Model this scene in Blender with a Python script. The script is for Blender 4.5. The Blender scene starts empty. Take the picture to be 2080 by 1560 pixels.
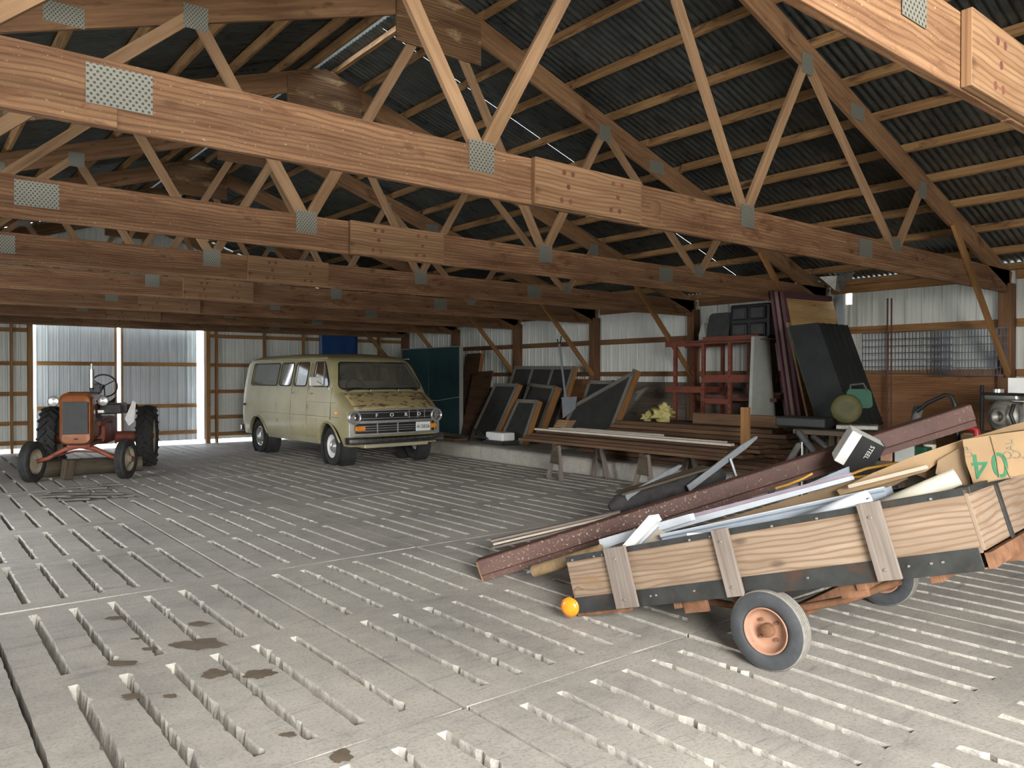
import bpy, bmesh, math, random
from mathutils import Vector, Matrix, Euler, noise
R = math.radians
PI = math.pi
SC = bpy.context.scene
COL = SC.collection
random.seed(7)
CH = 1.55                      # camera height above the floor
YAW, PITCH = 38.8, 0.55        # camera turned from the barn's long axis towards its right wall

# ------------------------------------------------------------------ camera, world, lights, exposure
cam_data = bpy.data.cameras.new('camera')
cam_data.sensor_width = 36.0
cam_data.lens = 36.0 * 1562 / 2080
cam_data.clip_start = 0.05
cam_data.clip_end = 200
cam = bpy.data.objects.new('camera', cam_data)
COL.objects.link(cam)
cam.location = (0, 0, CH)
cam.rotation_euler = (R(90 - PITCH), 0, R(-YAW))
SC.camera = cam
SC.view_settings.view_transform = 'Standard'
SC.view_settings.look = 'None'
SC.view_settings.exposure = -0.28
SC.view_settings.gamma = 1.0
SC.view_settings.use_curve_mapping = False
SC.cycles.use_denoising = True
SC.cycles.max_bounces = 8
SC.cycles.diffuse_bounces = 5
SC.cycles.glossy_bounces = 4
SC.cycles.sample_clamp_indirect = 6.0
SC.cycles.caustics_reflective = False
SC.cycles.caustics_refractive = False

W = bpy.data.worlds.new('overcast_sky')
SC.world = W
W.use_nodes = True
nt = W.node_tree
bg = nt.nodes['Background']
tc = nt.nodes.new('ShaderNodeTexCoord')
sx = nt.nodes.new('ShaderNodeSeparateXYZ')
cr = nt.nodes.new('ShaderNodeValToRGB')
nt.links.new(tc.outputs['Generated'], sx.inputs[0])
nt.links.new(sx.outputs['Z'], cr.inputs[0])
cr.color_ramp.elements[0].position = 0.0
cr.color_ramp.elements[0].color = (0.92, 0.95, 1.0, 1)
cr.color_ramp.elements[1].position = 0.7
cr.color_ramp.elements[1].color = (0.75, 0.86, 1.0, 1)
nt.links.new(cr.outputs[0], bg.inputs['Color'])
bg.inputs['Strength'].default_value = 16.0

def area_lamp(name, loc, rot, sx_, sy_, power, color, spread=180):
    d = bpy.data.lights.new(name, 'AREA')
    d.shape = 'RECTANGLE'
    d.size = sx_
    d.size_y = sy_
    d.energy = power
    d.color = color
    d.spread = R(spread)
    o = bpy.data.objects.new(name, d)
    COL.objects.link(o)
    o.location = loc
    o.rotation_euler = rot
    return o
# daylight falling in through the open doorway in the wall behind the camera
area_lamp('doorway_daylight', (-0.5, -3.7, 2.9), (R(46), 0, R(-14)), 2.6, 1.7, 1350, (1.0, 0.965, 0.90))
area_lamp('doorway_daylight', (0.4, -3.6, 1.35), (R(86), 0, R(-14)), 1.3, 1.3, 135, (1.0, 0.96, 0.88))
# added side light at the left wall, out of view, brightening the van
area_lamp('added_side_light', (-2.9, 9.0, 1.7), (R(74), 0, R(-80)), 2.6, 2.0, 170, (0.96, 0.98, 1.0))

# ------------------------------------------------------------------ helpers
RV = Vector((math.cos(R(YAW)), -math.sin(R(YAW)), 0))
FH = Vector((math.sin(R(YAW)), math.cos(R(YAW)), 0))
FV = FH * math.cos(R(PITCH)) - Vector((0, 0, 1)) * math.sin(R(PITCH))
UV_ = RV.cross(FV)
def ray(px, py):
    return FV + RV * ((px - 1040) / 1562) + UV_ * ((780 - py) / 1562)
def at(px, py, X=None, Y=None, Z=None, D=None):
    """a point of the barn: where a line of sight meets a plane of the barn"""
    r = ray(px, py)
    if X is not None: t = X / r.x
    elif Y is not None: t = Y / r.y
    elif Z is not None: t = (Z - CH) / r.z
    else: t = D
    return Vector((0, 0, CH)) + r * t

class MB:
    """collects shapes with uv in metres (u along the grain) and links them as one mesh"""
    def __init__(s):
        s.v = []; s.f = []; s.uv = []; s.sm = []
    def add(s, vs, fs, uvs=None, smooth=False):
        o = len(s.v)
        s.v.extend([tuple(p) for p in vs])
        for i, f in enumerate(fs):
            s.f.append([o + k for k in f])
            s.uv.append(uvs[i] if uvs else [(0, 0)] * len(f))
            s.sm.append(smooth)
        return s
    def beam(s, p0, p1, w, h, up=(0, 0, 1), off=None, cut=None):
        """box from p0 to p1 (centre line), w across, h along 'up'"""
        p0 = Vector(p0); p1 = Vector(p1)
        d = p1 - p0; L = d.length; d.normalize()
        up = Vector(up)
        side = d.cross(up)
        if side.length < 1e-5:
            side = d.cross(Vector((1, 0, 0)))
        side.normalize(); u = side.cross(d).normalized()
        a = side * w / 2; b = u * h / 2
        vs = [p0 - a - b, p0 + a - b, p0 + a + b, p0 - a + b, p1 - a - b, p1 + a - b, p1 + a + b, p1 - a + b]
        fs = [(0, 1, 5, 4), (1, 2, 6, 5), (2, 3, 7, 6), (3, 0, 4, 7), (3, 2, 1, 0), (4, 5, 6, 7)]
        o = random.uniform(0, 50) if off is None else off
        uvs = []
        for k, wid in enumerate((w, h, w, h)):
            uvs.append([(o, o + k * .7), (o, o + k * .7 + wid), (o + L, o + k * .7 + wid), (o + L, o + k * .7)])
        uvs.append([(0, 0), (0, w), (h * .1, w), (h * .1, 0)])
        uvs.append([(0, 0), (0, w), (h * .1, w), (h * .1, 0)])
        return s.add(vs, fs, uvs)
    def box(s, c, size, rot=None, off=None):
        """box with the grain along its longest side"""
        c = Vector(c); m = rot if rot is not None else Matrix.Identity(3)
        if isinstance(m, Euler): m = m.to_matrix()
        ax = max(range(3), key=lambda i: size[i])
        e = [m @ Vector((1, 0, 0)), m @ Vector((0, 1, 0)), m @ Vector((0, 0, 1))]
        d = e[ax]; up = e[2] if ax != 2 else e[1]
        hs = size[2] if ax != 2 else size[1]
        ws = {0: size[1], 1: size[0], 2: size[0]}[ax]
        return s.beam(c - d * size[ax] / 2, c + d * size[ax] / 2, ws, hs, up, off)
    def cyl(s, p0, p1, r0, r1=None, n=20, caps=True, smooth=True):
        p0 = Vector(p0); p1 = Vector(p1)
        r1 = r0 if r1 is None else r1
        d = (p1 - p0); L = d.length; d.normalize()
        a = d.orthogonal().normalized(); b = d.cross(a)
        vs = []
        for p, r in ((p0, r0), (p1, r1)):
            for i in range(n):
                t = 2 * PI * i / n
                vs.append(p + a * math.cos(t) * r + b * math.sin(t) * r)
        fs = []; uvs = []
        for i in range(n):
            j = (i + 1) % n
            fs.append((i, j, n + j, n + i))
            c0 = 2 * PI * r0 * i / n; c1 = 2 * PI * r0 * (i + 1) / n
            uvs.append([(0, c0), (0, c1), (L, c1), (L, c0)])
        s.add(vs, fs, uvs, smooth)
        if caps:
            s.add(vs[:n], [tuple(range(n))[::-1]]); s.add(vs[n:], [tuple(range(n))])
        return s
    def tube(s, path, r, n=8, closed=False, smooth=True):
        P = [Vector(p) for p in path]
        rs = r if isinstance(r, (list, tuple)) else [r] * len(P)
        N = len(P); vs = []; prev = None
        for i, p in enumerate(P):
            if closed: t = P[(i + 1) % N] - P[i - 1]
            else: t = P[min(i + 1, N - 1)] - P[max(i - 1, 0)]
            t.normalize()
            if prev is None: a = t.orthogonal().normalized()
            else: a = (prev - t * prev.dot(t)).normalized()
            prev = a; b = t.cross(a)
            for k in range(n):
                q = 2 * PI * k / n
                vs.append(p + a * math.cos(q) * rs[i] + b * math.sin(q) * rs[i])
        fs = []; uvs = []
        M = N if closed else N - 1
        for i in range(M):
            i2 = (i + 1) % N
            for k in range(n):
                k2 = (k + 1) % n
                fs.append((i * n + k, i * n + k2, i2 * n + k2, i2 * n + k))
                uvs.append([(i * .05, k * .01), (i * .05, k * .01 + .01), (i * .05 + .05, k * .01 + .01), (i * .05 + .05, k * .01)])
        s.add(vs, fs, uvs, smooth)
        if not closed:
            s.add(vs[:n], [tuple(range(n))[::-1]]); s.add(vs[-n:], [tuple(range(n))])
        return s
    def lathe(s, prof, origin, axis, n=32, smooth=True):
        """prof: list of (r, a) ; spun around axis through origin"""
        o = Vector(origin); d = Vector(axis).normalized()
        a = d.orthogonal().normalized(); b = d.cross(a)
        vs = []; m = len(prof)
        for i in range(n):
            t = 2 * PI * i / n
            e = a * math.cos(t) + b * math.sin(t)
            for (r, h) in prof:
                vs.append(o + e * r + d * h)
        fs = []
        for i in range(n):
            j = (i + 1) % n
            for k in range(m - 1):
                fs.append((i * m + k, j * m + k, j * m + k + 1, i * m + k + 1))
        return s.add(vs, fs, None, smooth)
    def prism(s, poly, o, ex, ey, ez, depth, smooth=False):
        """2-D polygon in the plane ex, ey at o, pushed by depth along ez"""
        o = Vector(o); ex = Vector(ex); ey = Vector(ey); ez = Vector(ez)
        n = len(poly)
        off = random.uniform(0, 30)
        bot = [o + ex * x + ey * y for x, y in poly]
        top = [p + ez * depth for p in bot]
        s.add(bot, [tuple(range(n))[::-1]], [[(off + x, off + y) for x, y in poly][::-1]])
        s.add(top, [tuple(range(n))], [[(off + x, off + y) for x, y in poly]])
        fs = []; uvs = []; acc = 0
        for i in range(n):
            j = (i + 1) % n
            L = (bot[j] - bot[i]).length
            fs.append((i, j, n + j, n + i)); uvs.append([(acc, 0), (acc + L, 0), (acc + L, depth), (acc, depth)])
            acc += L
        return s.add(bot + top, fs, uvs, smooth)
    def ico(s, c, r, sub=2, jit=0.0, scale=(1, 1, 1)):
        bm = bmesh.new(); bmesh.ops.create_icosphere(bm, subdivisions=sub, radius=1)
        c = Vector(c); vs = []
        for v in bm.verts:
            k = 1 + jit * noise.noise(v.co * 2.3 + c * 3)
            vs.append(c + Vector((v.co.x * scale[0], v.co.y * scale[1], v.co.z * scale[2])) * r * k)
        bm.verts.index_update()
        fs = [tuple(v.index for v in f.verts) for f in bm.faces]
        bm.free()
        return s.add(vs, fs, None, True)
    def build(s, name, mat, parent=None, bevel=0, seg=2, recalc=True, weld=False, loc=None):
        me = bpy.data.meshes.new(name)
        vs = s.v
        me.from_pydata(vs, [], s.f)
        uvl = me.uv_layers.new(name='UVMap')
        k = 0
        for f, u in zip(s.f, s.uv):
            for j in range(len(f)):
                uvl.data[k].uv = u[j]; k += 1
        me.polygons.foreach_set('use_smooth', s.sm)
        if weld or recalc:
            bm = bmesh.new(); bm.from_mesh(me)
            if weld: bmesh.ops.remove_doubles(bm, verts=bm.verts, dist=1e-5)
            bmesh.ops.recalc_face_normals(bm, faces=bm.faces)
            bm.to_mesh(me); bm.free()
        me.update()
        mats = mat if isinstance(mat, (list, tuple)) else [mat]
        for m in mats: me.materials.append(m)
        o = bpy.data.objects.new(name, me)
        COL.objects.link(o)
        if parent is not None:
            o.parent = parent
        if loc is not None: o.location = loc
        if bevel:
            b = o.modifiers.new('bevel', 'BEVEL'); b.width = bevel; b.segments = seg; b.limit_method = 'ANGLE'; b.angle_limit = R(40)
        return o

def empty(name, loc=(0, 0, 0), rot=(0, 0, 0)):
    o = bpy.data.objects.new(name, None)
    COL.objects.link(o); o.location = loc; o.rotation_euler = rot
    o.empty_display_size = .2
    return o
def tag(o, label, cat, group=None, kind=None):
    o['label'] = label; o['category'] = cat
    if group: o['group'] = group
    if kind: o['kind'] = kind
    return o
def thing(name, label, cat, loc=(0, 0, 0), rot=(0, 0, 0), group=None):
    return tag(empty(name, loc, rot), label, cat, group)
def struct(o):
    o['kind'] = 'structure'; return o
def kids(o):
    return [c for c in bpy.data.objects if c.parent == o]
def copy_tree(o, parent=None, tree=None):
    if tree is None:
        tree = {}
        for c in bpy.data.objects:
            if c.parent: tree.setdefault(c.parent.name, []).append(c)
    c = o.copy(); COL.objects.link(c)
    if parent is not None: c.parent = parent
    for ch in tree.get(o.name, []): copy_tree(ch, c, tree)
    return c
def bake(o):
    """apply modifiers"""
    dg = bpy.context.evaluated_depsgraph_get()
    me = bpy.data.meshes.new_from_object(o.evaluated_get(dg), depsgraph=dg)
    o.modifiers.clear(); o.data = me
    return o
def boolean(o, cutter, op='DIFFERENCE'):
    cutter.parent = o.parent
    m = o.modifiers.new('b', 'BOOLEAN'); m.operation = op; m.object = cutter; m.solver = 'EXACT'
    bpy.context.view_layer.update()
    bake(o)
    bpy.data.objects.remove(cutter, do_unlink=True)
def text(name, body, size, mat, parent, mtx, ext=.002, spacing=1.0, align='CENTER', flat=1.0):
    c = bpy.data.curves.new(name, 'FONT'); c.body = body; c.size = size; c.extrude = ext
    c.align_x = align; c.align_y = 'CENTER'; c.space_character = spacing
    o = bpy.data.objects.new(name, c); COL.objects.link(o)
    bpy.context.view_layer.update()
    dg = bpy.context.evaluated_depsgraph_get()
    me = bpy.data.meshes.new_from_object(o.evaluated_get(dg), depsgraph=dg)
    bpy.data.objects.remove(o, do_unlink=True)
    me.transform(Matrix.Diagonal((1, flat, 1, 1)))
    me.materials.clear(); me.materials.append(mat)
    o = bpy.data.objects.new(name, me); COL.objects.link(o)
    o.parent = parent; o.matrix_local = mtx
    return o
def frame(o, ex, ey):
    ex = Vector(ex).normalized(); ey = Vector(ey); ey = (ey - ex * ey.dot(ex)).normalized(); ez = ex.cross(ey)
    m = Matrix((ex, ey, ez)).transposed().to_4x4(); m.translation = Vector(o)
    return m

# ------------------------------------------------------------------ materials
def newmat(name):
    m = bpy.data.materials.new(name); m.use_nodes = True
    n = m.node_tree; b = n.nodes['Principled BSDF']
    return m, n, b
def rgb(c): return (c[0], c[1], c[2], 1)
def s2l(c):
    return tuple(((v / 255) / 12.92 if v / 255 <= .04045 else ((v / 255 + .055) / 1.055) ** 2.4) for v in c)
def N(n, t, **kw):
    x = n.nodes.new(t)
    for k, v in kw.items(): setattr(x, k, v)
    return x
def L(n, a, b): n.links.new(a, b)
def ramp(n, src, stops):
    r = N(n, 'ShaderNodeValToRGB')
    e = r.color_ramp.elements
    e[0].position, e[0].color = stops[0][0], rgb(stops[0][1])
    e[1].position, e[1].color = stops[-1][0], rgb(stops[-1][1])
    for p, c in stops[1:-1]:
        x = e.new(p); x.color = rgb(c)
    L(n, src, r.inputs[0])
    return r.outputs[0]
def mathn(n, op, a, b=None, c=None):
    x = N(n, 'ShaderNodeMath', operation=op)
    for i, v in enumerate((a, b, c)):
        if v is None: continue
        if isinstance(v, (int, float)): x.inputs[i].default_value = v
        else: L(n, v, x.inputs[i])
    return x.outputs[0]
def mix(n, fac, a, b, mode='MIX'):
    x = N(n, 'ShaderNodeMix', data_type='RGBA', blend_type=mode)
    for i, v in ((0, fac), (6, a), (7, b)):
        if isinstance(v, (int, float)): x.inputs[i].default_value = v
        elif isinstance(v, tuple): x.inputs[i].default_value = rgb(v)
        else: L(n, v, x.inputs[i])
    return x.outputs[2]
def coords(n, kind, scale=(1, 1, 1)):
    if kind == 'pos': src = N(n, 'ShaderNodeNewGeometry').outputs['Position']
    else: src = N(n, 'ShaderNodeTexCoord').outputs[{'uv': 'UV', 'obj': 'Object'}[kind]]
    m = N(n, 'ShaderNodeMapping'); m.inputs['Scale'].default_value = scale
    L(n, src, m.inputs[0]); return m.outputs[0]
def tex(n, vec, scale, detail=5, rough=.55, dist=0):
    t = N(n, 'ShaderNodeTexNoise'); t.inputs['Scale'].default_value = scale; t.inputs['Detail'].default_value = detail
    t.inputs['Roughness'].default_value = rough; t.inputs['Distortion'].default_value = dist
    L(n, vec, t.inputs['Vector']); return t.outputs['Fac']
def bump(n, b, h, strength=.3, dist=.01):
    x = N(n, 'ShaderNodeBump'); x.inputs['Strength'].default_value = strength; x.inputs['Distance'].default_value = dist
    L(n, h, x.inputs['Height']); L(n, x.outputs[0], b.inputs['Normal'])
def plain(name, c, rough=.6, metal=0, var=.25, vscale=6, spec=.5, bmp=0, dirt=None):
    m, n, b = newmat(name)
    v = coords(n, 'obj')
    t = tex(n, v, vscale, 5, .6)
    c0 = tuple(x * (1 - var) for x in c); c1 = tuple(min(1, x * (1 + var)) for x in c)
    col = ramp(n, t, [(.3, c0), (.7, c1)])
    if dirt:
        t2 = tex(n, v, vscale * .45, 8, .7)
        col = mix(n, ramp(n, t2, [(dirt[1], (0, 0, 0)), (dirt[1] + .12, (1, 1, 1))]), col, dirt[0])
    L(n, col, b.inputs['Base Color'])
    b.inputs['Roughness'].default_value = rough; b.inputs['Metallic'].default_value = metal
    b.inputs['Specular IOR Level'].default_value = spec
    if bmp: bump(n, b, tex(n, v, vscale * 8, 4, .6), bmp, .004)
    return m
def wood(name, light, dark, rough=.75, grain=1.0, knots=.5, stain=None, rings=0.0, speck=None, ringc=None, wave=(.42, 1.6, 7.5, 9.0)):
    """sawn timber: uv u runs along the grain, in metres"""
    m, n, b = newmat(name)
    v = coords(n, 'uv', (1.3, 26 * grain, 1))
    g = tex(n, v, 1.0, 6, .65, .4)
    v2 = coords(n, 'uv', (.8, 3.0, 1))
    w = tex(n, v2, 1.6, 3, .5)
    f = mathn(n, 'ADD', mathn(n, 'MULTIPLY', g, .6), mathn(n, 'MULTIPLY', w, .4))
    col = ramp(n, f, [(.34, dark), (.5, tuple((a + c) / 2 for a, c in zip(light, dark))), (.66, light)])
    if rings:
        wv = N(n, 'ShaderNodeTexWave', wave_type='BANDS', bands_direction='Y')
        wv.inputs['Scale'].default_value = wave[2]; wv.inputs['Distortion'].default_value = wave[3]
        wv.inputs['Detail'].default_value = 2.0; wv.inputs['Detail Scale'].default_value = .55
        L(n, coords(n, 'uv', (wave[0], wave[1], 1)), wv.inputs[0])
        rg = ramp(n, wv.outputs['Fac'], [(.0, (0, 0, 0)), (.62, (.15, .15, .15)), (.95, (1, 1, 1))])
        col = mix(n, mathn(n, 'MULTIPLY', rg, rings), col, ringc or tuple(x * .55 for x in dark))
    if knots:
        vo = N(n, 'ShaderNodeTexVoronoi'); vo.inputs['Scale'].default_value = 1.0
        L(n, coords(n, 'uv', (2.0, 4.5, 1)), vo.inputs['Vector'])
        k = ramp(n, vo.outputs['Distance'], [(.05, (1, 1, 1)), (.12, (0, 0, 0))])
        col = mix(n, mathn(n, 'MULTIPLY', k, knots), col, tuple(x * .35 for x in dark))
    if stain:
        t = tex(n, coords(n, 'uv', (1.1, 3.5, 1)), 2.2, 5, .65, .6)
        col = mix(n, ramp(n, t, [(stain[1], (0, 0, 0)), (stain[1] + .14, (1, 1, 1))]), col, stain[0])
    if speck:
        t = tex(n, coords(n, 'uv', (14, 22, 1)), 3, 3, .8)
        col = mix(n, ramp(n, t, [(.63, (0, 0, 0)), (.72, (speck[1],) * 3)]), col, speck[0])
    L(n, col, b.inputs['Base Color'])
    b.inputs['Roughness'].default_value = rough
    b.inputs['Specular IOR Level'].default_value = .3
    bump(n, b, g, .25, .003)
    return m

M = {}
M['chord'] = wood('rough_chord_timber', (.31, .175, .090), (.11, .048, .022), knots=.7, stain=((.10, .038, .016), .56), rings=.5, speck=((.62, .46, .28), .7))
M['rafter'] = wood('dark_rafter_timber', (.27, .15, .075), (.10, .048, .02), knots=.5, stain=((.06, .028, .014), .58))
M['web'] = wood('pale_web_timber', (.33, .205, .115), (.17, .095, .045), knots=.5)
M['purlin'] = wood('stained_purlin_timber', (.36, .21, .09), (.14, .068, .025), knots=.5, stain=((.045, .02, .01), .55))
M['girt'] = wood('girt_timber', (.34, .18, .065), (.15, .07, .025), knots=.4)
M['post'] = wood('brown_post_timber', (.20, .105, .05), (.08, .036, .016), knots=.3)
M['scab'] = wood('plywood_scab', (.34, .205, .11), (.18, .09, .042), knots=.7, rings=.5, stain=((.2, .09, .04), .66))
M['bolt'] = plain('rusty_bolt_recess', (.17, .065, .04), .7, .2)
M['galv'] = plain('galvanised_steel', (.42, .43, .40), .45, .8, .15, 14)

def nailplate_mat():
    m, n, b = newmat('punched_nail_plate')
    uv = coords(n, 'uv')
    s = N(n, 'ShaderNodeSeparateXYZ'); L(n, uv, s.inputs[0])
    u = mathn(n, 'FRACT', mathn(n, 'MULTIPLY', s.outputs[0], 62.0))
    row = mathn(n, 'FLOOR', mathn(n, 'MULTIPLY', s.outputs[0], 62.0))
    vv = mathn(n, 'FRACT', mathn(n, 'ADD', mathn(n, 'MULTIPLY', s.outputs[1], 40.0), mathn(n, 'MULTIPLY', mathn(n, 'MODULO', row, 2.0), .5)))
    a = mathn(n, 'LESS_THAN', mathn(n, 'ABSOLUTE', mathn(n, 'SUBTRACT', u, .5)), .3)
    c = mathn(n, 'LESS_THAN', mathn(n, 'ABSOLUTE', mathn(n, 'SUBTRACT', vv, .5)), .2)
    k = mathn(n, 'MULTIPLY', a, c)
    col = mix(n, k, (.22, .225, .19), (.07, .05, .03))
    L(n, col, b.inputs['Base Color']); b.inputs['Metallic'].default_value = .35; b.inputs['Roughness'].default_value = .55
    bump(n, b, k, .6, .003)
    return m
M['plate'] = nailplate_mat()

def sheet_mat(name, c, rough, metal, streak, sc=(1, 1, 1)):
    m, n, b = newmat(name)
    v = coords(n, 'pos', sc)
    t = tex(n, v, 1.5, 6, .65)
    t2 = tex(n, coords(n, 'pos', tuple(x * 5 for x in sc)), 2.5, 4, .6)
    col = ramp(n, mathn(n, 'ADD', mathn(n, 'MULTIPLY', t, .6), mathn(n, 'MULTIPLY', t2, .4)), [(.35, tuple(x * (1 - streak) for x in c)), (.62, c)])
    L(n, col, b.inputs['Base Color'])
    L(n, ramp(n, t2, [(.3, (rough * .75,) * 3), (.7, (min(1, rough * 1.3),) * 3)]), b.inputs['Roughness'])
    b.inputs['Metallic'].default_value = metal
    return m
M['roof'] = sheet_mat('dull_corrugated_steel', (.15, .165, .16), .33, .8, .6, (.4, 1, 1))
M['wallsheet'] = sheet_mat('white_ribbed_sheet', (.62, .635, .585), .5, 0, .22, (1, 1, .15))
M['doorsheet'] = sheet_mat('bare_ribbed_sheet', (.55, .58, .60), .38, .55, .2, (1, 1, .2))
# ------------------------------------------------------------------ floor: slatted concrete panels
def concrete(name, base, dark, light, stains=True):
    m, n, b = newmat(name)
    p = coords(n, 'pos')
    big = tex(n, p, .9, 6, .6)
    mid = tex(n, p, 5.5, 8, .7)
    fine = tex(n, p, 60, 6, .7)
    col = ramp(n, big, [(.3, dark), (.5, base), (.72, light)])
    col = mix(n, ramp(n, mid, [(.3, (0, 0, 0)), (.75, (.55, .55, .55))]), col, tuple(x * 1.18 for x in light))
    col = mix(n, ramp(n, fine, [(.35, (.5, .5, .5)), (.5, (0, 0, 0))]), col, tuple(x * .72 for x in dark))
    # scrape marks left by wheels
    sc = tex(n, coords(n, 'pos', (1.2, 9, 1)), 1.4, 6, .7, .8)
    col = mix(n, ramp(n, sc, [(.56, (0, 0, 0)), (.72, (.55, .55, .55))]), col, (.16, .165, .17))
    L(n, col, b.inputs['Base Color'])
    b.inputs['Roughness'].default_value = .8; b.inputs['Specular IOR Level'].default_value = .35
    h = mathn(n, 'ADD', mathn(n, 'MULTIPLY', mid, .6), mathn(n, 'MULTIPLY', fine, .4))
    bump(n, b, h, .55, .012)
    return m
M['floor'] = concrete('dusty_slat_concrete', (.41, .385, .34), (.27, .255, .235), (.53, .495, .43))
M['curb'] = concrete('rough_curb_concrete', (.34, .32, .27), (.2, .185, .16), (.46, .43, .37))
M['dirt'] = plain('dark_dirt', (.10, .085, .065), .95, 0, .4, 9)
M['gravel'] = plain('pale_gravel', (.50, .48, .44), .95, 0, .2, 5)

XJ = [2.08 + 1.617 * k for k in range(-3, 5)]
YJ = [2.93 + 3.05 * k for k in range(-2, 6)]
def slat_floor():
    rnd = random.Random(3)
    V = []; F = []
    def vert(x, y, z):
        V.append((x, y, z)); return len(V) - 1
    yjs = [-4.1] + YJ[1:-1] + [18.45]
    yj2 = [-6.22 + 0] 
    for xi in range(len(XJ) - 1):
        for yi in range(len(YJ) - 1 + 0):
            x0, x1 = XJ[xi], XJ[xi + 1]
            y0, y1 = YJ[yi], YJ[yi + 1]
            near = (y0 < 6)
            z0 = [rnd.uniform(-.008, .008) for _ in range(4)]
            def zt(x, y):
                a = (x - x0) / (x1 - x0); c = (y - y0) / (y1 - y0)
                return (z0[0] * (1 - a) + z0[1] * a) * (1 - c) + (z0[2] * (1 - a) + z0[3] * a) * c
            g = .011
            gy = .0065
            xs = [x0 + g]
            slots = []
            for i in range(1, 7):
                c = x0 + .231 * i
                w = .0235 + rnd.uniform(-.003, .003)
                slots.append((len(xs), len(xs) + 1)); xs += [c - w, c + w]
            xs.append(x1 - g)
            ya, yb, yc, yd = y0 + .16, y0 + 1.45, y0 + 1.63, y0 + 2.91
            ns = 36 if near else 14
            ys = [y0 + gy] + [ya + (yb - ya) * k / ns for k in range(ns + 1)] + [yc + (yd - yc) * k / ns for k in range(ns + 1)] + [y1 - gy]
            ja, jb = 1, 1 + ns; jc, jd = 2 + ns, 2 + 2 * ns
            idx = {}
            amp = .0072 if near else .006
            slotcols = {}
            for a_, b_ in slots: slotcols[a_] = -1; slotcols[b_] = 1
            for i, x in enumerate(xs):
                for j, y in enumerate(ys):
                    jx = jy = 0
                    if i in slotcols and (ja <= j <= jb or jc <= j <= jd):
                        q = noise.noise(Vector((x * 9.1, y * 14, 1))) + .8 * noise.noise(Vector((x * 7, y * 43, 4)))
                        jx = slotcols[i] * amp * (q + .15)
                        if rnd.random() < .06: jx += slotcols[i] * rnd.uniform(.004, .018)
                    if i in (0, len(xs) - 1): jx = (1 if i == 0 else -1) * .010 * abs(noise.noise(Vector((x * 3, y * 9, 7))))
                    if j in (0, len(ys) - 1): jy = (1 if j == 0 else -1) * .018 * abs(noise.noise(Vector((x * 9, y * 3, 7))))
                    idx[i, j] = vert(x + jx, y + jy, zt(x, y))
            def isslot(i, j):
                return i in slotcols and slotcols[i] == -1 and (ja <= j < jb or jc <= j < jd)
            for i in range(len(xs) - 1):
                for j in range(len(ys) - 1):
                    if isslot(i, j): continue
                    F.append((idx[i, j], idx[i + 1, j], idx[i + 1, j + 1], idx[i, j + 1]))
            # slot walls: chipped lip, then tapering down to the dust in the pit
            for a_, b_ in slots:
                for (s0, s1) in ((ja, jb), (jc, jd)):
                    loop = [(a_, j) for j in range(s0, s1 + 1)] + [(b_, j) for j in range(s1, s0 - 1, -1)]
                    top = [idx[k] for k in loop]
                    cx = (xs[a_] + xs[b_]) / 2
                    mid = []; bot = []
                    for k, t in zip(loop, top):
                        x, y, z = V[t]
                        sgn = -1 if k[0] == a_ else 1
                        ja_ = noise.noise(Vector((x * 12, y * 31, 9))) * .006
                        mid.append(vert(x - sgn * (.004 + ja_ * .6), y, z - .016 + ja_))
                        yy = min(max(y, ys[s0] + .015), ys[s1] - .015)
                        bot.append(vert(cx + sgn * .012, yy, z - .085))
                    m = len(loop)
                    for k in range(m):
                        k2 = (k + 1) % m
                        F.append((top[k], top[k2], mid[k2], mid[k]))
                        F.append((mid[k], mid[k2], bot[k2], bot[k]))
                    h = s1 - s0 + 1
                    for k in range(h - 1):
                        F.append((bot[k], bot[k + 1], bot[m - 2 - k], bot[m - 1 - k]))
            # outer skirt
            loop = [(i, 0) for i in range(len(xs))] + [(len(xs) - 1, j) for j in range(1, len(ys))] + [(i, len(ys) - 1) for i in range(len(xs) - 2, -1, -1)] + [(0, j) for j in range(len(ys) - 2, 0, -1)]
            top = [idx[k] for k in loop]
            low = [vert(V[t][0], V[t][1], -.11) for t in top]
            m = len(loop)
            for k in range(m):
                F.append((top[k], top[(k + 1) % m], low[(k + 1) % m], low[k]))
    me = bpy.data.meshes.new('floor'); me.from_pydata(V, [], F)
    bm = bmesh.new(); bm.from_mesh(me); bmesh.ops.recalc_face_normals(bm, faces=bm.faces)
    bm.to_mesh(me); bm.free(); me.update()
    me.materials.append(M['floor'])
    o = bpy.data.objects.new('floor', me); COL.objects.link(o)
    return struct(o)
fl = slat_floor()
# make the slab face up: recalc can flip open parts, so add the pit bottom below
struct(MB().box((2.9, 7.6, -.135), (12.4, 23.6, .05)).build('floor', M['dirt']))
# rest of the slab: strip along the left wall, behind the camera, and at the far wall
struct(MB().box((-2.92, 7.2, -.06), (.26, 23.0, .12)).build('floor', M['floor']))
struct(MB().box((2.9, -3.67, -.06), (11.6, .98, .12)).build('floor', M['floor']))
struct(MB().box((2.9, 18.32, -.06), (11.6, .25, .12)).build('floor', M['floor']))
struct(MB().box((4, 8, -.2), (80, 80, .04)).build('ground', M['gravel']))
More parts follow.
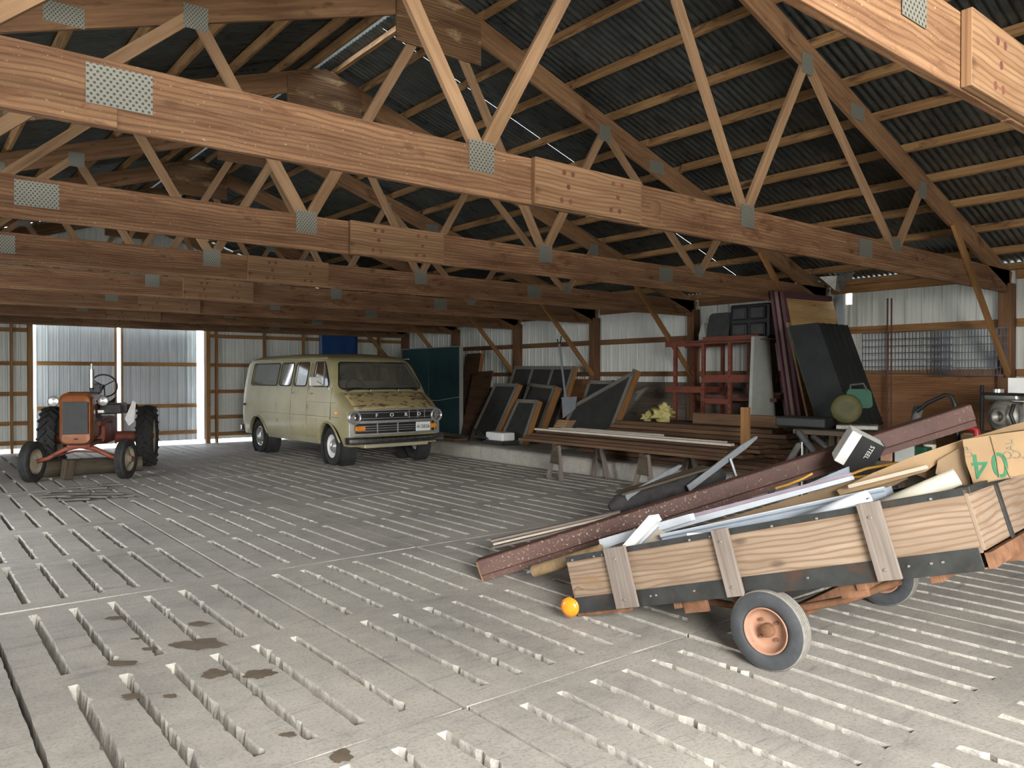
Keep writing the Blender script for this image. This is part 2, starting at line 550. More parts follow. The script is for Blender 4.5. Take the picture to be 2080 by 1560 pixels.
# raised ledge along the right wall
def ledge():
    V = []; F = []
    rnd = random.Random(5)
    ny = 90; prof = [(0, -.1), (0, .0), (-.004, .1), (0, .2), (.02, .235), (.07, .25), (.6, .25), (1.5, .25), (2.52, .25)]
    for j in range(ny + 1):
        y = -4 + 22.4 * j / ny
        for k, (x, z) in enumerate(prof):
            q = noise.noise(Vector((k * 3.1, y * 2.1, 2))) * .018 + noise.noise(Vector((k * 5, y * 9, 2))) * .010
            V.append((8.56 + x + (q if k < 6 else 0), y, z + (q * .6 if k > 1 else 0)))
    m = len(prof)
    for j in range(ny):
        for k in range(m - 1):
            F.append((j * m + k, (j + 1) * m + k, (j + 1) * m + k + 1, j * m + k + 1))
    me = bpy.data.meshes.new('floor'); me.from_pydata(V, [], F); me.materials.append(M['curb'])
    me.polygons.foreach_set('use_smooth', [True] * len(F))
    o = bpy.data.objects.new('floor', me); COL.objects.link(o)
    return struct(o)
ledge()

# ------------------------------------------------------------------ profiles: ribbed wall sheet and corrugated roof
def ribbed(o, ux, uz, nrm, width, zfun, name, mat, parent=None, pitch=.2286, rib=.019, holes=()):
    """ribbed sheet: o corner, ux along the wall, uz up, ribs stand towards nrm; zfun(s) gives (bottom, top)"""
    o = Vector(o); ux = Vector(ux); uz = Vector(uz); nrm = Vector(nrm)
    prof = []
    s = 0
    while s < width:
        for ds, d in ((0, 0), (.012, rib), (.034, rib), (.046, 0), (.11, 0), (.114, rib * .3), (.124, rib * .3), (.128, 0), (.17, 0), (.174, rib * .3), (.184, rib * .3), (.188, 0)):
            if s + ds <= width: prof.append((s + ds, d))
        s += pitch
    prof.append((width, 0))
    mb = MB(); vs = []; fs = []
    for a, d in prof:
        b0, b1 = zfun(a)
        vs.append(o + ux * a + nrm * d + uz * b0); vs.append(o + ux * a + nrm * d + uz * b1)
    for i in range(len(prof) - 1):
        fs.append((2 * i, 2 * i + 2, 2 * i + 3, 2 * i + 1))
    mb.add(vs, fs)
    return mb.build(name, mat, parent, recalc=False)

def roofz(X):      # underside of the roofing, above floor
    return CH + 5.098 - (X if X > 4 else 8 - X) / 3

wr = struct(empty('wall_right', (11.05, 7, 0)))
wl = struct(empty('wall_left', (-3.05, 7, 0)))
wf = struct(empty('wall_far', (4, 18.5, 0)))
wn = struct(empty('wall_near', (4, -4, 0)))
def rel(mb, par):
    p = par.location
    mb.v = [(a - p.x, b - p.y, c - p.z) for a, b, c in mb.v]
    return mb
def sheet(par, *a, **k):
    o = ribbed(*a, **k); o.parent = par; o.location = -par.location
    return o
# right wall in two runs with a gap at the corner piece where daylight shows
sheet(wr, (11.05, -4, 0), (0, 1, 0), (0, 0, 1), (-1, 0, 0), 9.72, lambda s: (.0, 2.93), 'wall_sheet', M['wallsheet'])
sheet(wr, (11.05, 5.80, 0), (0, 1, 0), (0, 0, 1), (-1, 0, 0), 12.7, lambda s: (.0, 2.93), 'wall_sheet', M['wallsheet'])
sheet(wr, (11.05, 5.72, 0), (0, 1, 0), (0, 0, 1), (-1, 0, 0), .08, lambda s: (.0, 2.62), 'wall_sheet', M['wallsheet'])
sheet(wl, (-3.05, -4, 0), (0, 1, 0), (0, 0, 1), (1, 0, 0), 11.5, lambda s: (.0, 2.95), 'wall_sheet', M['wallsheet'])
sheet(wl, (-3.05, 7.5, 0), (0, 1, 0), (0, 0, 1), (1, 0, 0), 3.0, lambda s: (2.6, 2.95), 'wall_sheet', M['wallsheet'])  # opening below this sheet is made up, for the added side light
sheet(wl, (-3.05, 10.5, 0), (0, 1, 0), (0, 0, 1), (1, 0, 0), 8.0, lambda s: (.0, 2.95), 'wall_sheet', M['wallsheet'])
def gable(x): return roofz(x) - .02
DX0, DX1, DH = 2.24, 5.64, 2.72
sheet(wf, (-3.05, 18.5, 0), (1, 0, 0), (0, 0, 1), (0, -1, 0), DX0 + 3.05, lambda s: (.08, gable(-3.05 + s)), 'wall_sheet', M['wallsheet'])
sheet(wf, (DX0, 18.5, 0), (1, 0, 0), (0, 0, 1), (0, -1, 0), DX1 - DX0, lambda s: (DH, gable(DX0 + s)), 'wall_sheet', M['wallsheet'])
sheet(wf, (DX1, 18.5, 0), (1, 0, 0), (0, 0, 1), (0, -1, 0), 11.05 - DX1, lambda s: (.08, gable(DX1 + s)), 'wall_sheet', M['wallsheet'])
NX0, NX1, NH = -2.7, 2.4, 4.3
sheet(wn, (-3.05, -4, 0), (1, 0, 0), (0, 0, 1), (0, 1, 0), .35, lambda s: (0, gable(-3.05 + s)), 'wall_sheet', M['wallsheet'])
sheet(wn, (NX0, -4, 0), (1, 0, 0), (0, 0, 1), (0, 1, 0), NX1 - NX0, lambda s: (NH, gable(NX0 + s)), 'wall_sheet', M['wallsheet'])
sheet(wn, (NX1, -4, 0), (1, 0, 0), (0, 0, 1), (0, 1, 0), 11.05 - NX1, lambda s: (0, gable(NX1 + s)), 'wall_sheet', M['wallsheet'])
# right wall posts and girts
TY = [3.62 + 2.44 * k for k in range(-3, 7)]
for y in TY:
    rel(MB().beam((10.94, y + .03, 0), (10.94, y + .03, 2.72), .15, .17), wr).build('post', M['post'], wr, .006)
    rel(MB().beam((-2.94, y + .03, 0), (-2.94, y + .03, 2.72), .15, .17), wl).build('post', M['post'], wl, .006)
for z, hh, m in ((2.23, .10, 'girt'), (1.60, .09, 'girt'), (2.85, .14, 'girt')):
    for y0, y1 in zip([-4] + TY, TY + [18.4]):
        if y1 - y0 < .3: continue
        rel(MB().beam((11.01, y0 + .1, z), (11.01, y1 - .06, z), .04, hh), wr).build('girt', M[m if y0 < 6 else 'post'], wr, .003)
        rel(MB().beam((-3.01, y0 + .1, z), (-3.01, y1 - .06, z), .04, hh), wl).build('girt', M[m], wl)
# wainscot boards on the lower right wall
M['ply_brown'] = wood('brown_wall_plywood', (.27, .135, .06), (.13, .06, .025), knots=.3, rings=.5, stain=((.08, .035, .015), .6))
M['ply_grey'] = wood('grey_wall_plywood', (.16, .13, .10), (.07, .055, .045), knots=.3, stain=((.03, .025, .02), .55))
for y0, y1, z, m in ((-4, 1.1, 1.52, 'ply_brown'), (1.15, 3.55, 1.50, 'ply_brown'), (3.75, 6.0, 1.56, 'ply_brown'), (6.15, 8.4, 1.45, 'ply_grey'), (8.6, 10.85, 1.45, 'ply_grey'), (11.0, 13.3, 1.5, 'ply_brown'), (13.5, 15.7, 1.3, 'ply_grey'), (15.9, 18.3, 1.3, 'ply_grey')):
    rel(MB().box((10.985, (y0 + y1) / 2, .26 + (z - .26) / 2), (.02, y1 - y0, z - .26)), wr).build('wainscot_board', M[m], wr)
# far wall studs and girts
for x in (1.85, 2.17, 5.70, 5.90, 7.05, 8.05, 9.1, 10.2, .6, -.8, -2.2):
    w = .09 if x in (2.17, 5.70) else .045
    rel(MB().beam((x, 18.40, 0), (x, 18.40, min(roofz(x) - .12, 2.95)), .12, w, (1, 0, 0)), wf).build('stud', M['girt'], wf, .004)
for z in (2.50, 1.82, 1.20, .60, .20):
    for a, b in ((-3, 1.82), (1.88, 2.12), (5.75, 5.875), (5.93, 7.02), (7.08, 8.02), (8.08, 9.07), (9.13, 10.17), (10.23, 11)):
        rel(MB().beam((a, 18.45, z), (b, 18.45, z), .045, .085), wf).build('girt', M['girt'], wf)
rel(MB().beam((DX0 - .1, 18.38, DH + .12), (DX1 + .1, 18.38, DH + .12), .06, .26), wf).build('header', M['post'], wf)

# sliding door leaves hung outside the opening
def leaf(idx, x0, x1, z0=.07):
    d = struct(empty('door_%d' % idx, ((x0 + x1) / 2, 18.74, 0)))
    sheet(d, (x0, 18.76, 0), (1, 0, 0), (0, 0, 1), (0, -1, 0), x1 - x0, lambda s: (z0, 2.86), 'door_sheet', M['doorsheet'], pitch=.2)
    for z in (1.83, .88, .26, 2.8):
        rel(MB().beam((x0 + .02, 18.71, z), (x1 - .02, 18.71, z), .04, .085), d).build('door_rail', M['girt'], d)
    for x in ((x0 + .02,) if idx == 2 else (x1 - .02,)):
        rel(MB().beam((x, 18.705, z0), (x, 18.705, 2.84), .04, .045, (1, 0, 0)), d).build('door_stile', M['web'], d)
leaf(1, 2.30, 3.84)
leaf(2, 3.925, 5.56)

# ------------------------------------------------------------------ roof
ceil = struct(empty('ceiling', (4, 7, 5)))
def corr(side, y0, y1, gap=.03):
    """corrugated sheets on one slope; leaves a narrow gap at the ridge"""
    pitch = .0762; amp = .011; k = 8
    n = int((y1 - y0) / pitch * k)
    xe = 11.2 if side > 0 else -3.2
    xr = 4 + side * gap
    vs = []; fs = []
    nx = [xr, 4 + side * 2.2, 4 + side * 4.5, xe]
    sl = Vector((-side / 3, 0, -1)).normalized() * -1
    for j in range(n + 1):
        y = y0 + pitch * j / k
        d = amp * math.sin(2 * PI * j / k)
        for x in nx:
            vs.append(Vector((x, y, roofz(x) + .012)) + sl * d)
    m = len(nx)
    for j in range(n):
        for i in range(m - 1):
            fs.append((j * m + i, (j + 1) * m + i, (j + 1) * m + i + 1, j * m + i + 1))
    mb = MB(); mb.add([v for v in vs], fs, None, True)
    return rel(mb, ceil).build('roof_sheet', M['roof'], ceil, recalc=False)
corr(-1, -4.1, 18.6, .05)
corr(1, -4.1, 7.33, .05)
corr(1, 7.335, 18.6, .05)
# ridge cap: two flashing strips held a little above the sheets
for s in (-1, 1):
    rel(MB().beam((4 + s * .075, -4, roofz(4) + .045), (4 + s * .075, 6.5, roofz(4) + .045), .15, .004, (s * .33, 0, 1)), ceil).build('ridge_cap', M['galv'], ceil)
    rel(MB().beam((4 + s * .075, 8.3, roofz(4) + .045), (4 + s * .075, 18.4, roofz(4) + .045), .15, .004, (s * .33, 0, 1)), ceil).build('ridge_cap', M['galv'], ceil)
rel(MB().beam((4.09, 6.45, roofz(4) + .042), (4.09, 8.35, roofz(4) + .042), .15, .004, (.33, 0, 1)), ceil).build('ridge_cap', M['galv'], ceil)
pxs = [4.16] + [4.53 + .6 * k for k in range(11)] + [10.98]
for i, x in enumerate(pxs):
    for s in (1, -1):
        X = x if s > 0 else 8 - x
        mid = Vector((X, 0, roofz(X) - .052))
        sl = Vector((s / 3, 0, 1)).normalized()
        for y0, y1 in ((-4, 6.05), (6.05, 13.4), (13.4, 18.45)):
            jx = random.uniform(-.012, .012)
            p0 = mid + Vector((jx, y0, 0)); p1 = mid + Vector((jx, y1 - .004, 0))
            p0.z = p1.z = roofz(p0.x) - .048
            rel(MB().beam(p0, p1, .042, .089, sl), ceil).build('purlin', M['purlin'], ceil, .003)
# ------------------------------------------------------------------ roof trusses
CB = CH + 1.056                    # underside of the bottom chords
CT = CB + .286
def tcz(X):                        # lower edge of the rafters
    return CH + 4.743 - (X if X > 4 else 8 - X) / 3
def build_truss(idx):
    o = empty('roof_truss', (4, 0, CB))
    rnd = random.Random(20 + idx)
    def rb(mb, name, mat, bev=.004):
        mb.v = [(a - 4, b, c - CB) for a, b, c in mb.v]
        return mb.build(name, mat, o, bev)
    zc = (CB + CT) / 2
    # bottom chord in two lengths joined by a splice board
    rb(MB().beam((-2.93, .02, zc), (3.56, .02, zc), .04, .286), 'bottom_chord', M['chord'])
    rb(MB().beam((3.565, .02, zc - .004), (10.93, .02, zc - .004), .04, .286), 'bottom_chord', M['chord'])
    sc = rb(MB().beam((3.06, -.022, zc + .004), (4.02, -.022, zc), .04, .284), 'splice_board', M['scab'])
    for cx in (3.33, 3.78):
        for dx, dz in ((-.04, .085), (.04, .085), (.0, .0), (-.06, -.09), (.03, -.09)):
            p = Vector((cx + dx + rnd.uniform(-.01, .01) - 4, -.0425, zc + dz - CB))
            MB().cyl(p, p + Vector((0, -.0015, 0)), .017, .016, 14).build('nail_head', M['bolt'], sc)
    # rafters
    for s in (1, -1):
        xe = 4 + s * 6.95
        n = Vector((s / 3, 0, 1)).normalized()
        h = .235
        p0 = Vector((4 - s * .0, .02, tcz(4))) + n * h / 2; p1 = Vector((xe, .02, tcz(xe))) + n * h / 2
        rb(MB().beam(p0, p1, .04, h, n), 'rafter', M['rafter'])
        q0 = Vector((4 + s * .5, .06, tcz(4 + s * .5))) + n * .17; q1 = Vector((xe, .06, tcz(xe))) + n * .17
        rb(MB().beam(q0, q1, .038, .13, n), 'rafter_board', M['rafter'])
    # webs
    nodes = []
    def web(xa, za, xb, zb, name='web', mat='web', y=.018, w=.089, t=.038):
        d = Vector((xb - xa, 0, zb - za)).normalized()
        up = Vector((-d.z, 0, d.x))
        return rb(MB().beam((xa, y, za), (xb, y, zb), t, w, up), name, M[mat], .003)
    for s in (1, -1):
        f = lambda x: 4 + s * (x - 4)
        web(f(5.32), CT - .07, f(4.06), tcz(4) + .02)
        web(f(5.30), CT - .07, f(6.2), tcz(6.2) + .06)
        web(f(6.22), tcz(6.2) + .06, f(7.86), CT - .07)
        web(f(7.90), CT - .07, f(8.46), tcz(8.46) + .05)
        web(f(9.18), tcz(9.18) + .02, f(10.84), CH + .02, 'knee_brace', 'girt', -.024, .09, .04)
    # punched steel plates
    def plate(x0, x1, z0, z1, y=-.004):
        o1 = rnd.uniform(0, 5)
        mb = MB()
        vs = [(x0 - 4, y, z0 - CB), (x1 - 4, y, z0 - CB), (x1 - 4, y, z1 - CB), (x0 - 4, y, z1 - CB), (x0 - 4, y - .002, z0 - CB), (x1 - 4, y - .002, z0 - CB), (x1 - 4, y - .002, z1 - CB), (x0 - 4, y - .002, z1 - CB)]
        u = [(z0, x0), (z0, x1), (z1, x1), (z1, x0)]
        mb.add(vs, [(0, 1, 2, 3), (7, 6, 5, 4), (0, 4, 5, 1), (1, 5, 6, 2), (2, 6, 7, 3), (3, 7, 4, 0)], [u, u[::-1], u, u, u, u])
        return mb.build('nail_plate', M['plate'], o)
    for s in (1, -1):
        f = lambda x: 4 + s * (x - 4)
        for a, b, c, d in ((5.23, 5.41, CT - .15, CT + .03), (7.11, 7.37, CT - .20, CT - .03), (7.80, 7.96, CT - .09, CT + .05)):
            x0, x1 = sorted((f(a), f(b))); plate(x0, x1, c, d, -.004)
        for x in (6.2, 8.46):
            x0, x1 = sorted((f(x - .09), f(x + .09))); plate(x0, x1, tcz(x) - .05, tcz(x) + .13)
        x0, x1 = sorted((f(6.95), f(7.2))); plate(x0, x1, tcz(7.07) + .03, tcz(7.07) + .17)
    # plywood peak gusset
    zt = tcz(4) + .16
    poly = [(-.47, CH + 3.02 - CB), (.47, CH + 3.02 - CB), (.47, tcz(4.47) + .2 - CB), (0, tcz(4) + .22 - CB), (-.47, tcz(4.47) + .2 - CB)]
    MB().prism(poly, (0, -.004, 0), (1, 0, 0), (0, 0, 1), (0, -1, 0), .019).build('peak_gusset', M['gusset'], o, .002)
    return o
M['gusset'] = wood('peak_plywood', (.20, .115, .055), (.075, .036, .016), knots=.4, rings=.6, stain=((.30, .21, .11), .57))
names = ['nearest roof truss, passing overhead at the top right with its thick plank', 'large bright roof truss with the biggest galvanised plate at its left end',
 'second large roof truss, directly behind the brightest plank', 'roof truss third deep, its plank crossing below the second plank and above the van side',
 'roof truss fourth deep, its splice board hanging above the right edge of the far door', 'roof truss fifth deep, low over the gap between tractor and van',
 'roof truss sixth deep, its splice board above the left leaf of the far door', 'farthest roof truss, right against the far end wall above the sliding door']
tr = build_truss(0)
TR = [tr]
for k in range(1, 8):
    TR.append(copy_tree(tr))
for k, t in enumerate(TR):
    t.location.y = 1.18 + 2.44 * k
    tag(t, names[k], 'roof truss', 'timber roof trusses')
# ------------------------------------------------------------------ van
def paint_mat(name, c, rust=0.0, rough=.32):
    m, n, b = newmat(name)
    v = coords(n, 'obj')
    t = tex(n, v, 2.2, 6, .6); t2 = tex(n, v, 30, 5, .7)
    col = ramp(n, t, [(.3, tuple(x * .78 for x in c)), (.7, c)])
    col = mix(n, ramp(n, t2, [(.4, (0, 0, 0)), (.75, (.3, .3, .3))]), col, (.45, .40, .30))
    r = ramp(n, t2, [(.3, (rough * .8,) * 3), (.7, (rough * 1.7,) * 3)])
    if rust:
        a = tex(n, coords(n, 'obj', (1.2, 3, 3)), 4.5, 8, .68, .5)
        k = ramp(n, a, [(rust, (0, 0, 0)), (rust + .03, (1, 1, 1))])
        col = mix(n, k, col, (.13, .065, .06))
        r = mix(n, k, r, (.8, .8, .8))
    L(n, col, b.inputs['Base Color']); L(n, r, b.inputs['Roughness'])
    b.inputs['Metallic'].default_value = .12
    b.inputs['Coat Weight'].default_value = .35; b.inputs['Coat Roughness'].default_value = .2
    return m
M['van'] = paint_mat('faded_yellow_paint', (.44, .385, .19))
M['van_rust'] = paint_mat('faded_yellow_paint_with_rust', (.50, .40, .17), .535, .4)
M['van_sill'] = paint_mat('sill_paint_with_rust', (.50, .46, .30), .66, .4)
M['chrome'] = plain('dull_chrome', (.70, .70, .68), .24, .72, .12, 8)
M['chrome_dark'] = plain('pitted_bumper_chrome', (.33, .33, .33), .28, 1.0, .3, 12)
M['rubber'] = plain('tyre_rubber', (.035, .034, .033), .85, 0, .35, 12, .3, .2)
M['black'] = plain('black_plastic', (.012, .012, .012), .5, 0, .3, 8)
M['darkgrey'] = plain('dark_grey_metal', (.05, .05, .05), .55, .3, .3, 8)
M['white_paint'] = plain('white_paint', (.78, .78, .74), .4, 0, .08, 8)
M['amber'] = plain('amber_lens', (.85, .27, .02), .18, 0, .15, 20)
M['seat'] = plain('dusty_tan_vinyl', (.30, .27, .21), .7, 0, .2, 6)
def glass_mat(name, tint, gl=.12):
    m, n, b = newmat(name)
    n.nodes.remove(b)
    out = [x for x in n.nodes if x.type == 'OUTPUT_MATERIAL'][0]
    tr_ = N(n, 'ShaderNodeBsdfTransparent'); tr_.inputs[0].default_value = rgb(tint)
    gs = N(n, 'ShaderNodeBsdfGlossy'); gs.inputs['Roughness'].default_value = .06; gs.inputs[0].default_value = (1, 1, 1, 1)
    df = N(n, 'ShaderNodeBsdfDiffuse'); df.inputs[0].default_value = (.5, .47, .40, 1)
    fr = N(n, 'ShaderNodeFresnel'); fr.inputs[0].default_value = 1.5
    m1 = N(n, 'ShaderNodeMixShader'); m1.inputs[0].default_value = gl
    L(n, tr_.outputs[0], m1.inputs[1]); L(n, df.outputs[0], m1.inputs[2])
    m2 = N(n, 'ShaderNodeMixShader'); L(n, mathn(n, 'ADD', fr.outputs[0], .05), m2.inputs[0])
    L(n, m1.outputs[0], m2.inputs[1]); L(n, gs.outputs[0], m2.inputs[2])
    L(n, m2.outputs[0], out.inputs[0])
    return m
M['glass'] = glass_mat('dusty_window_glass', (.55, .58, .52), .16)
M['lens'] = glass_mat('headlight_glass', (.9, .9, .9), .03)

def lerp_tab(tab, x):
    if x <= tab[0][0]: return tab[0][1]
    for (a, b), (c, d) in zip(tab, tab[1:]):
        if x <= c: return b + (d - b) * (x - a) / (c - a)
    return tab[-1][1]
VW = [(.30, .86), (.36, .90), (.50, .945), (.70, .965), (.83, .97), (.86, .962), (1.10, .955), (1.30, .93), (1.36, .918), (1.83, .825), (1.98, .79)]
VT = [(-.72, .97), (-.69, 1.01), (-.62, 1.065), (-.5, 1.155), (-.38, 1.225), (-.30, 1.27), (-.27, 1.29), (-.25, 1.31), (-.17, 1.425), (-.09, 1.54), (-.01, 1.65), (.07, 1.765), (.12, 1.835), (.18, 1.88), (.28, 1.915), (.45, 1.95), (.8, 1.98), (2, 2.0), (3.4, 1.985), (3.75, 1.95), (3.9, 1.90), (3.97, 1.83), (4.0, 1.7)]
def vE(y):
    return lerp_tab([(-.72, .955), (-.68, .975), (-.55, .99), (-.2, 1.0), (3.4, 1.0), (3.85, .985), (3.96, .965), (4.0, .93)], y)
def van_x(y, z, off=0):
    return lerp_tab(VW, z) * vE(y) + off
def van_bulge(x, y, z):
    """the nose and windscreen curve back at their outer edges"""
    k = max(0.0, min(1.0, (.6 - y) / 1.0))
    return .10 * k * (abs(x) / .93) ** 2.4
def loft(inset=0.0, y0=-.72, y1=4.0, zb=.36):
    ys = [y for y, _ in VT if y0 <= y <= y1]
    extra = [1.2, 1.6, 2.4, 2.8, 3.1, 3.6]
    ys = sorted(set(ys + [e for e in extra if y0 < e < y1]))
    nside, nr, nt_ = 12, 6, 6
    rings = []
    for y in ys:
        T = lerp_tab(VT, y) - inset
        rr = min(.16 if y > .1 else .10, (T - zb) * .45)
        half = []
        zs = T - rr * (.75)
        for i in range(nside + 1):
            z = zb + (zs - zb) * i / nside
            half.append((van_x(y, z) - inset, z))
        xs = half[-1][0]; ztop = T
        for i in range(1, nr + 1):
            a = PI / 2 * i / nr
            half.append((xs - rr * (1 - math.cos(a)) * 1.2, zs + (ztop - .022 - zs) * math.sin(a)))
        xe = half[-1][0]
        for i in range(1, nt_ + 1):
            q = i / nt_
            half.append((xe * (1 - q), ztop - .022 * (1 - q) ** 2))
        pts = [(-x, z) for x, z in half] + [(x, z) for x, z in half[::-1][1:]]
        rings.append([(x, y + van_bulge(x, y, z), z) for x, z in pts])
    V = [p for r in rings for p in r]; m = len(rings[0]); F = []
    for i in range(len(rings) - 1):
        for k in range(m):
            k2 = (k + 1) % m
            F.append((i * m + k, i * m + k2, (i + 1) * m + k2, (i + 1) * m + k))
    F.append(tuple(range(m))[::-1]); F.append(tuple(range((len(rings) - 1) * m, len(rings) * m)))
    return V, F
def mesh_obj(name, V, F, mat, parent=None, smooth=True):
    me = bpy.data.meshes.new(name); me.from_pydata(V, [], F)
    bm = bmesh.new(); bm.from_mesh(me); bmesh.ops.recalc_face_normals(bm, faces=bm.faces); bm.to_mesh(me); bm.free()
    if mat: me.materials.append(mat)
    me.polygons.foreach_set('use_smooth', [smooth] * len(me.polygons))
    o = bpy.data.objects.new(name, me); COL.objects.link(o)
    if parent: o.parent = parent
    return o
def rrect(x0, x1, y0, y1, r, n=5, skew=0):
    """rounded rectangle outline; skew shifts the top"""
    pts = []
    for cx, cy, a0 in ((x1 - r, y1 - r, 0), (x0 + r, y1 - r, 90), (x0 + r, y0 + r, 180), (x1 - r, y0 + r, 270)):
        for i in range(n + 1):
            a = R(a0 + 90 * i / n)
            pts.append((cx + r * math.cos(a), cy + r * math.sin(a)))
    return [(x + skew * (y - y0) / (y1 - y0) * max(0, min(1, (x1 - x) / (x1 - x0) )) if skew else x, y) for x, y in pts]
van = thing('van', 'dusty pale yellow passenger van with peeling paint on its hood', 'van', (6.86, 12.46, 0), (0, 0, R(1.8)))
V, F = loft()
body = mesh_obj('body', V, F, M['van'], van)
V, F = loft(.045, -.30, 3.97, .50)
boolean(body, mesh_obj('cut', [(x, y - (0 if y < 3.9 else .05), z) for x, y, z in V], F, None))
WZ0, WZ1 = 1.385, 1.805
wins = [(.02, .72, .36), (.98, 1.49, 0), (1.63, 2.14, 0), (2.26, 3.53, 0)]
def win_out(w, e=0.0):
    y0, y1, sk = w
    z0, z1 = WZ0 - e, WZ1 + e
    pts = rrect(y0 - e, y1 + e, z0, z1, .06 + e * .5)
    if sk: pts = [(y + sk * (z - z0) / (z1 - z0) * (1 - (y - y0) / (y1 - y0)) * .9, z) for y, z in pts]
    return pts
for w in wins:
    c = MB().prism(win_out(w), (-1.2, 0, 0), (0, 1, 0), (0, 0, 1), (1, 0, 0), 2.4).build('cut', M['black'], weld=True)
    boolean(body, c)
def ws_out(e=0):
    b, t = .83 + e, .715 + e
    z0, z1 = 1.335 - e, 1.80 + e
    r = .07
    pts = []
    for x, z, sx_, sz in ((t, z1, 1, 1), (-t, z1, -1, 1), (-b, z0, -1, -1), (b, z0, 1, -1)):
        a0 = {(1, 1): 0, (-1, 1): 90, (-1, -1): 180, (1, -1): 270}[(sx_, sz)]
        for i in range(5):
            a = R(a0 + 90 * i / 4)
            pts.append((x - sx_ * r + r * math.cos(a), z - sz * r + r * math.sin(a)))
    return pts
c = MB().prism(ws_out(), (0, -.6, 0), (1, 0, 0), (0, 0, 1), (0, 1, 0), .95).build('cut', M['black'], weld=True)
boolean(body, c)
WR = .335
for yy in (0, 3.12):
    for s in (-1, 1):
        c = MB().cyl((s * .60, yy, .33), (s * 1.2, yy, .33), .415, n=40).build('cut', M['black'], weld=True)
        boolean(body, c)
body.data.polygons.foreach_set('use_smooth', [True] * len(body.data.polygons))
md = body.modifiers.new('wn', 'EDGE_SPLIT'); md.split_angle = R(38)
# helpers on the skin
def skin(y, z, s, off): 
    x = van_x(y, z) + off
    return Vector((s * x, y + van_bulge(x, y, z), z))
def patch(y0, y1, z0, z1, s, off, name, mat, ny=10, nz=10, thick=.006, par=van):
    V = []; F = []
    for k, o_ in enumerate((off, off - thick)):
        for i in range(ny + 1):
            for j in range(nz + 1):
                V.append(skin(y0 + (y1 - y0) * i / ny, z0 + (z1 - z0) * j / nz, s, o_))
    m = nz + 1; h = (ny + 1) * m
    for i in range(ny):
        for j in range(nz):
            a = i * m + j
            F.append((a, a + 1, a + m + 1, a + m)); F.append((h + a, h + a + m, h + a + m + 1, h + a + 1))
    rim = [i * m for i in range(ny)] + [ny * m + j for j in range(nz)] + [i * m + nz for i in range(ny, 0, -1)] + [j for j in range(nz, 0, -1)]
    for a, b in zip(rim, rim[1:] + rim[:1]): F.append((a, b, h + b, h + a))
    o = mesh_obj(name, V, F, mat, par)
    o.modifiers.new('es', 'EDGE_SPLIT').split_angle = R(40)
    return o
for s in (-1, 1):
    for w in wins:
        gk = MB().tube([skin(y, z, s, .003) for y, z in win_out(w, .008)], .0115, 6, True).build('window_seal', M['black'], van)
        pts = win_out(w, .012)
        ys = [p[0] for p in pts]; c = (sum(ys) / len(ys), (WZ0 + WZ1) / 2)
        vs = [skin(y, z, s, -.012) for y, z in pts]
        mesh_obj('window_glass', vs, [tuple(range(len(vs)))], M['glass'], van, False)
    # quarter-light bar of the front door
    MB().tube([skin(.26, WZ0, s, -.004), skin(.40, WZ1, s, -.004)], .007, 6).build('vent_window_bar', M['chrome'], van)
    dfront = patch(-.12, .80, .80, 1.345, s, .004, 'door', M['van'])
    patch(.46, .80, .47, .80, s, .004, 'door_lower_panel', M['van'])
    for (a, b) in ((.88, 1.545), (1.56, 2.2)):
        patch(a, b, .47, 1.345, s, .004, 'door', M['van'])
    for (y0, y1, zt) in ((-.13, .81, 1.80), (.87, 1.552, 1.80), (1.552, 2.21, 1.80)):
        path = [skin(y0, .46 if y0 > 0 else .80, s, .002), skin(y0, 1.0, s, .001), skin(y0, 1.35, s, .002)]
        if y0 > 0: path.append(skin(y0, zt, s, .002))
        MB().tube(path, .0045, 5).build('door_seam', M['black'], van)
        MB().tube([skin(y1, .46, s, .002), skin(y1, 1.0, s, .001), skin(y1, 1.36, s, .002), skin(y1, zt, s, .001)], .0045, 5).build('door_seam', M['black'], van)
    # body creases
    MB().tube([skin(y, .845, s, .001) for y in [-.45 + .2 * i for i in range(22)]], .009, 6).build('body_crease', M['van'], van)
    MB().tube([skin(y, 1.10, s, .000) for y in [-.30 + .2 * i for i in range(7)]], .006, 6).build('body_crease', M['van'], van)
    MB().tube([skin(y, 1.88, s, .035) + Vector((0, 0, .004)) for y in [.22 + .25 * i for i in range(15)]], .012, 6).build('drip_rail', M['van'], van)
    # wheel-arch lips
    for yy in (0, 3.12):
        pts = []
        for i in range(21):
            a = PI * (.02 + .96 * i / 20)
            y = yy + .425 * math.cos(a); z = .33 + .425 * math.sin(a)
            if z > .38: pts.append(skin(y, z, s, .004))
        MB().tube(pts, .018, 8).build('wheel_arch_lip', M['van'], van)
        MB().cyl((s * .62, yy, .33), (s * .91, yy, .33), .412, n=32, caps=False).build('wheel_housing', M['darkgrey'], van)
    # sill
    patch(.45, 2.68, .345, .46, s, .008, 'sill', M['van_sill'], 12, 3, .02)
    # door handles
    for y in (.70, 1.47):
        MB().tube([skin(y - .085, 1.245, s, .012), skin(y - .07, 1.245, s, .03), skin(y + .03, 1.245, s, .03), skin(y + .055, 1.245, s, .006)], [.011, .011, .01, .013], 8).build('door_handle', M['chrome'], van)
    # side marker lamps
    mk = MB().box(skin(-.38, .93, s, .008), (.014, .10, .055)).build('side_marker_lamp', M['amber'], van, .004)
    MB().box(skin(3.80, .97, s, .006), (.014, .10, .05)).build('side_marker_lamp', M['rubber'], van, .004)
    # hinges
    for y, z in ((1.02, .62), (2.14, .70)):
        MB().cyl(skin(y, z - .03, s, .01), skin(y, z + .03, s, .01), .008, n=8).build('door_hinge', M['van'], van)
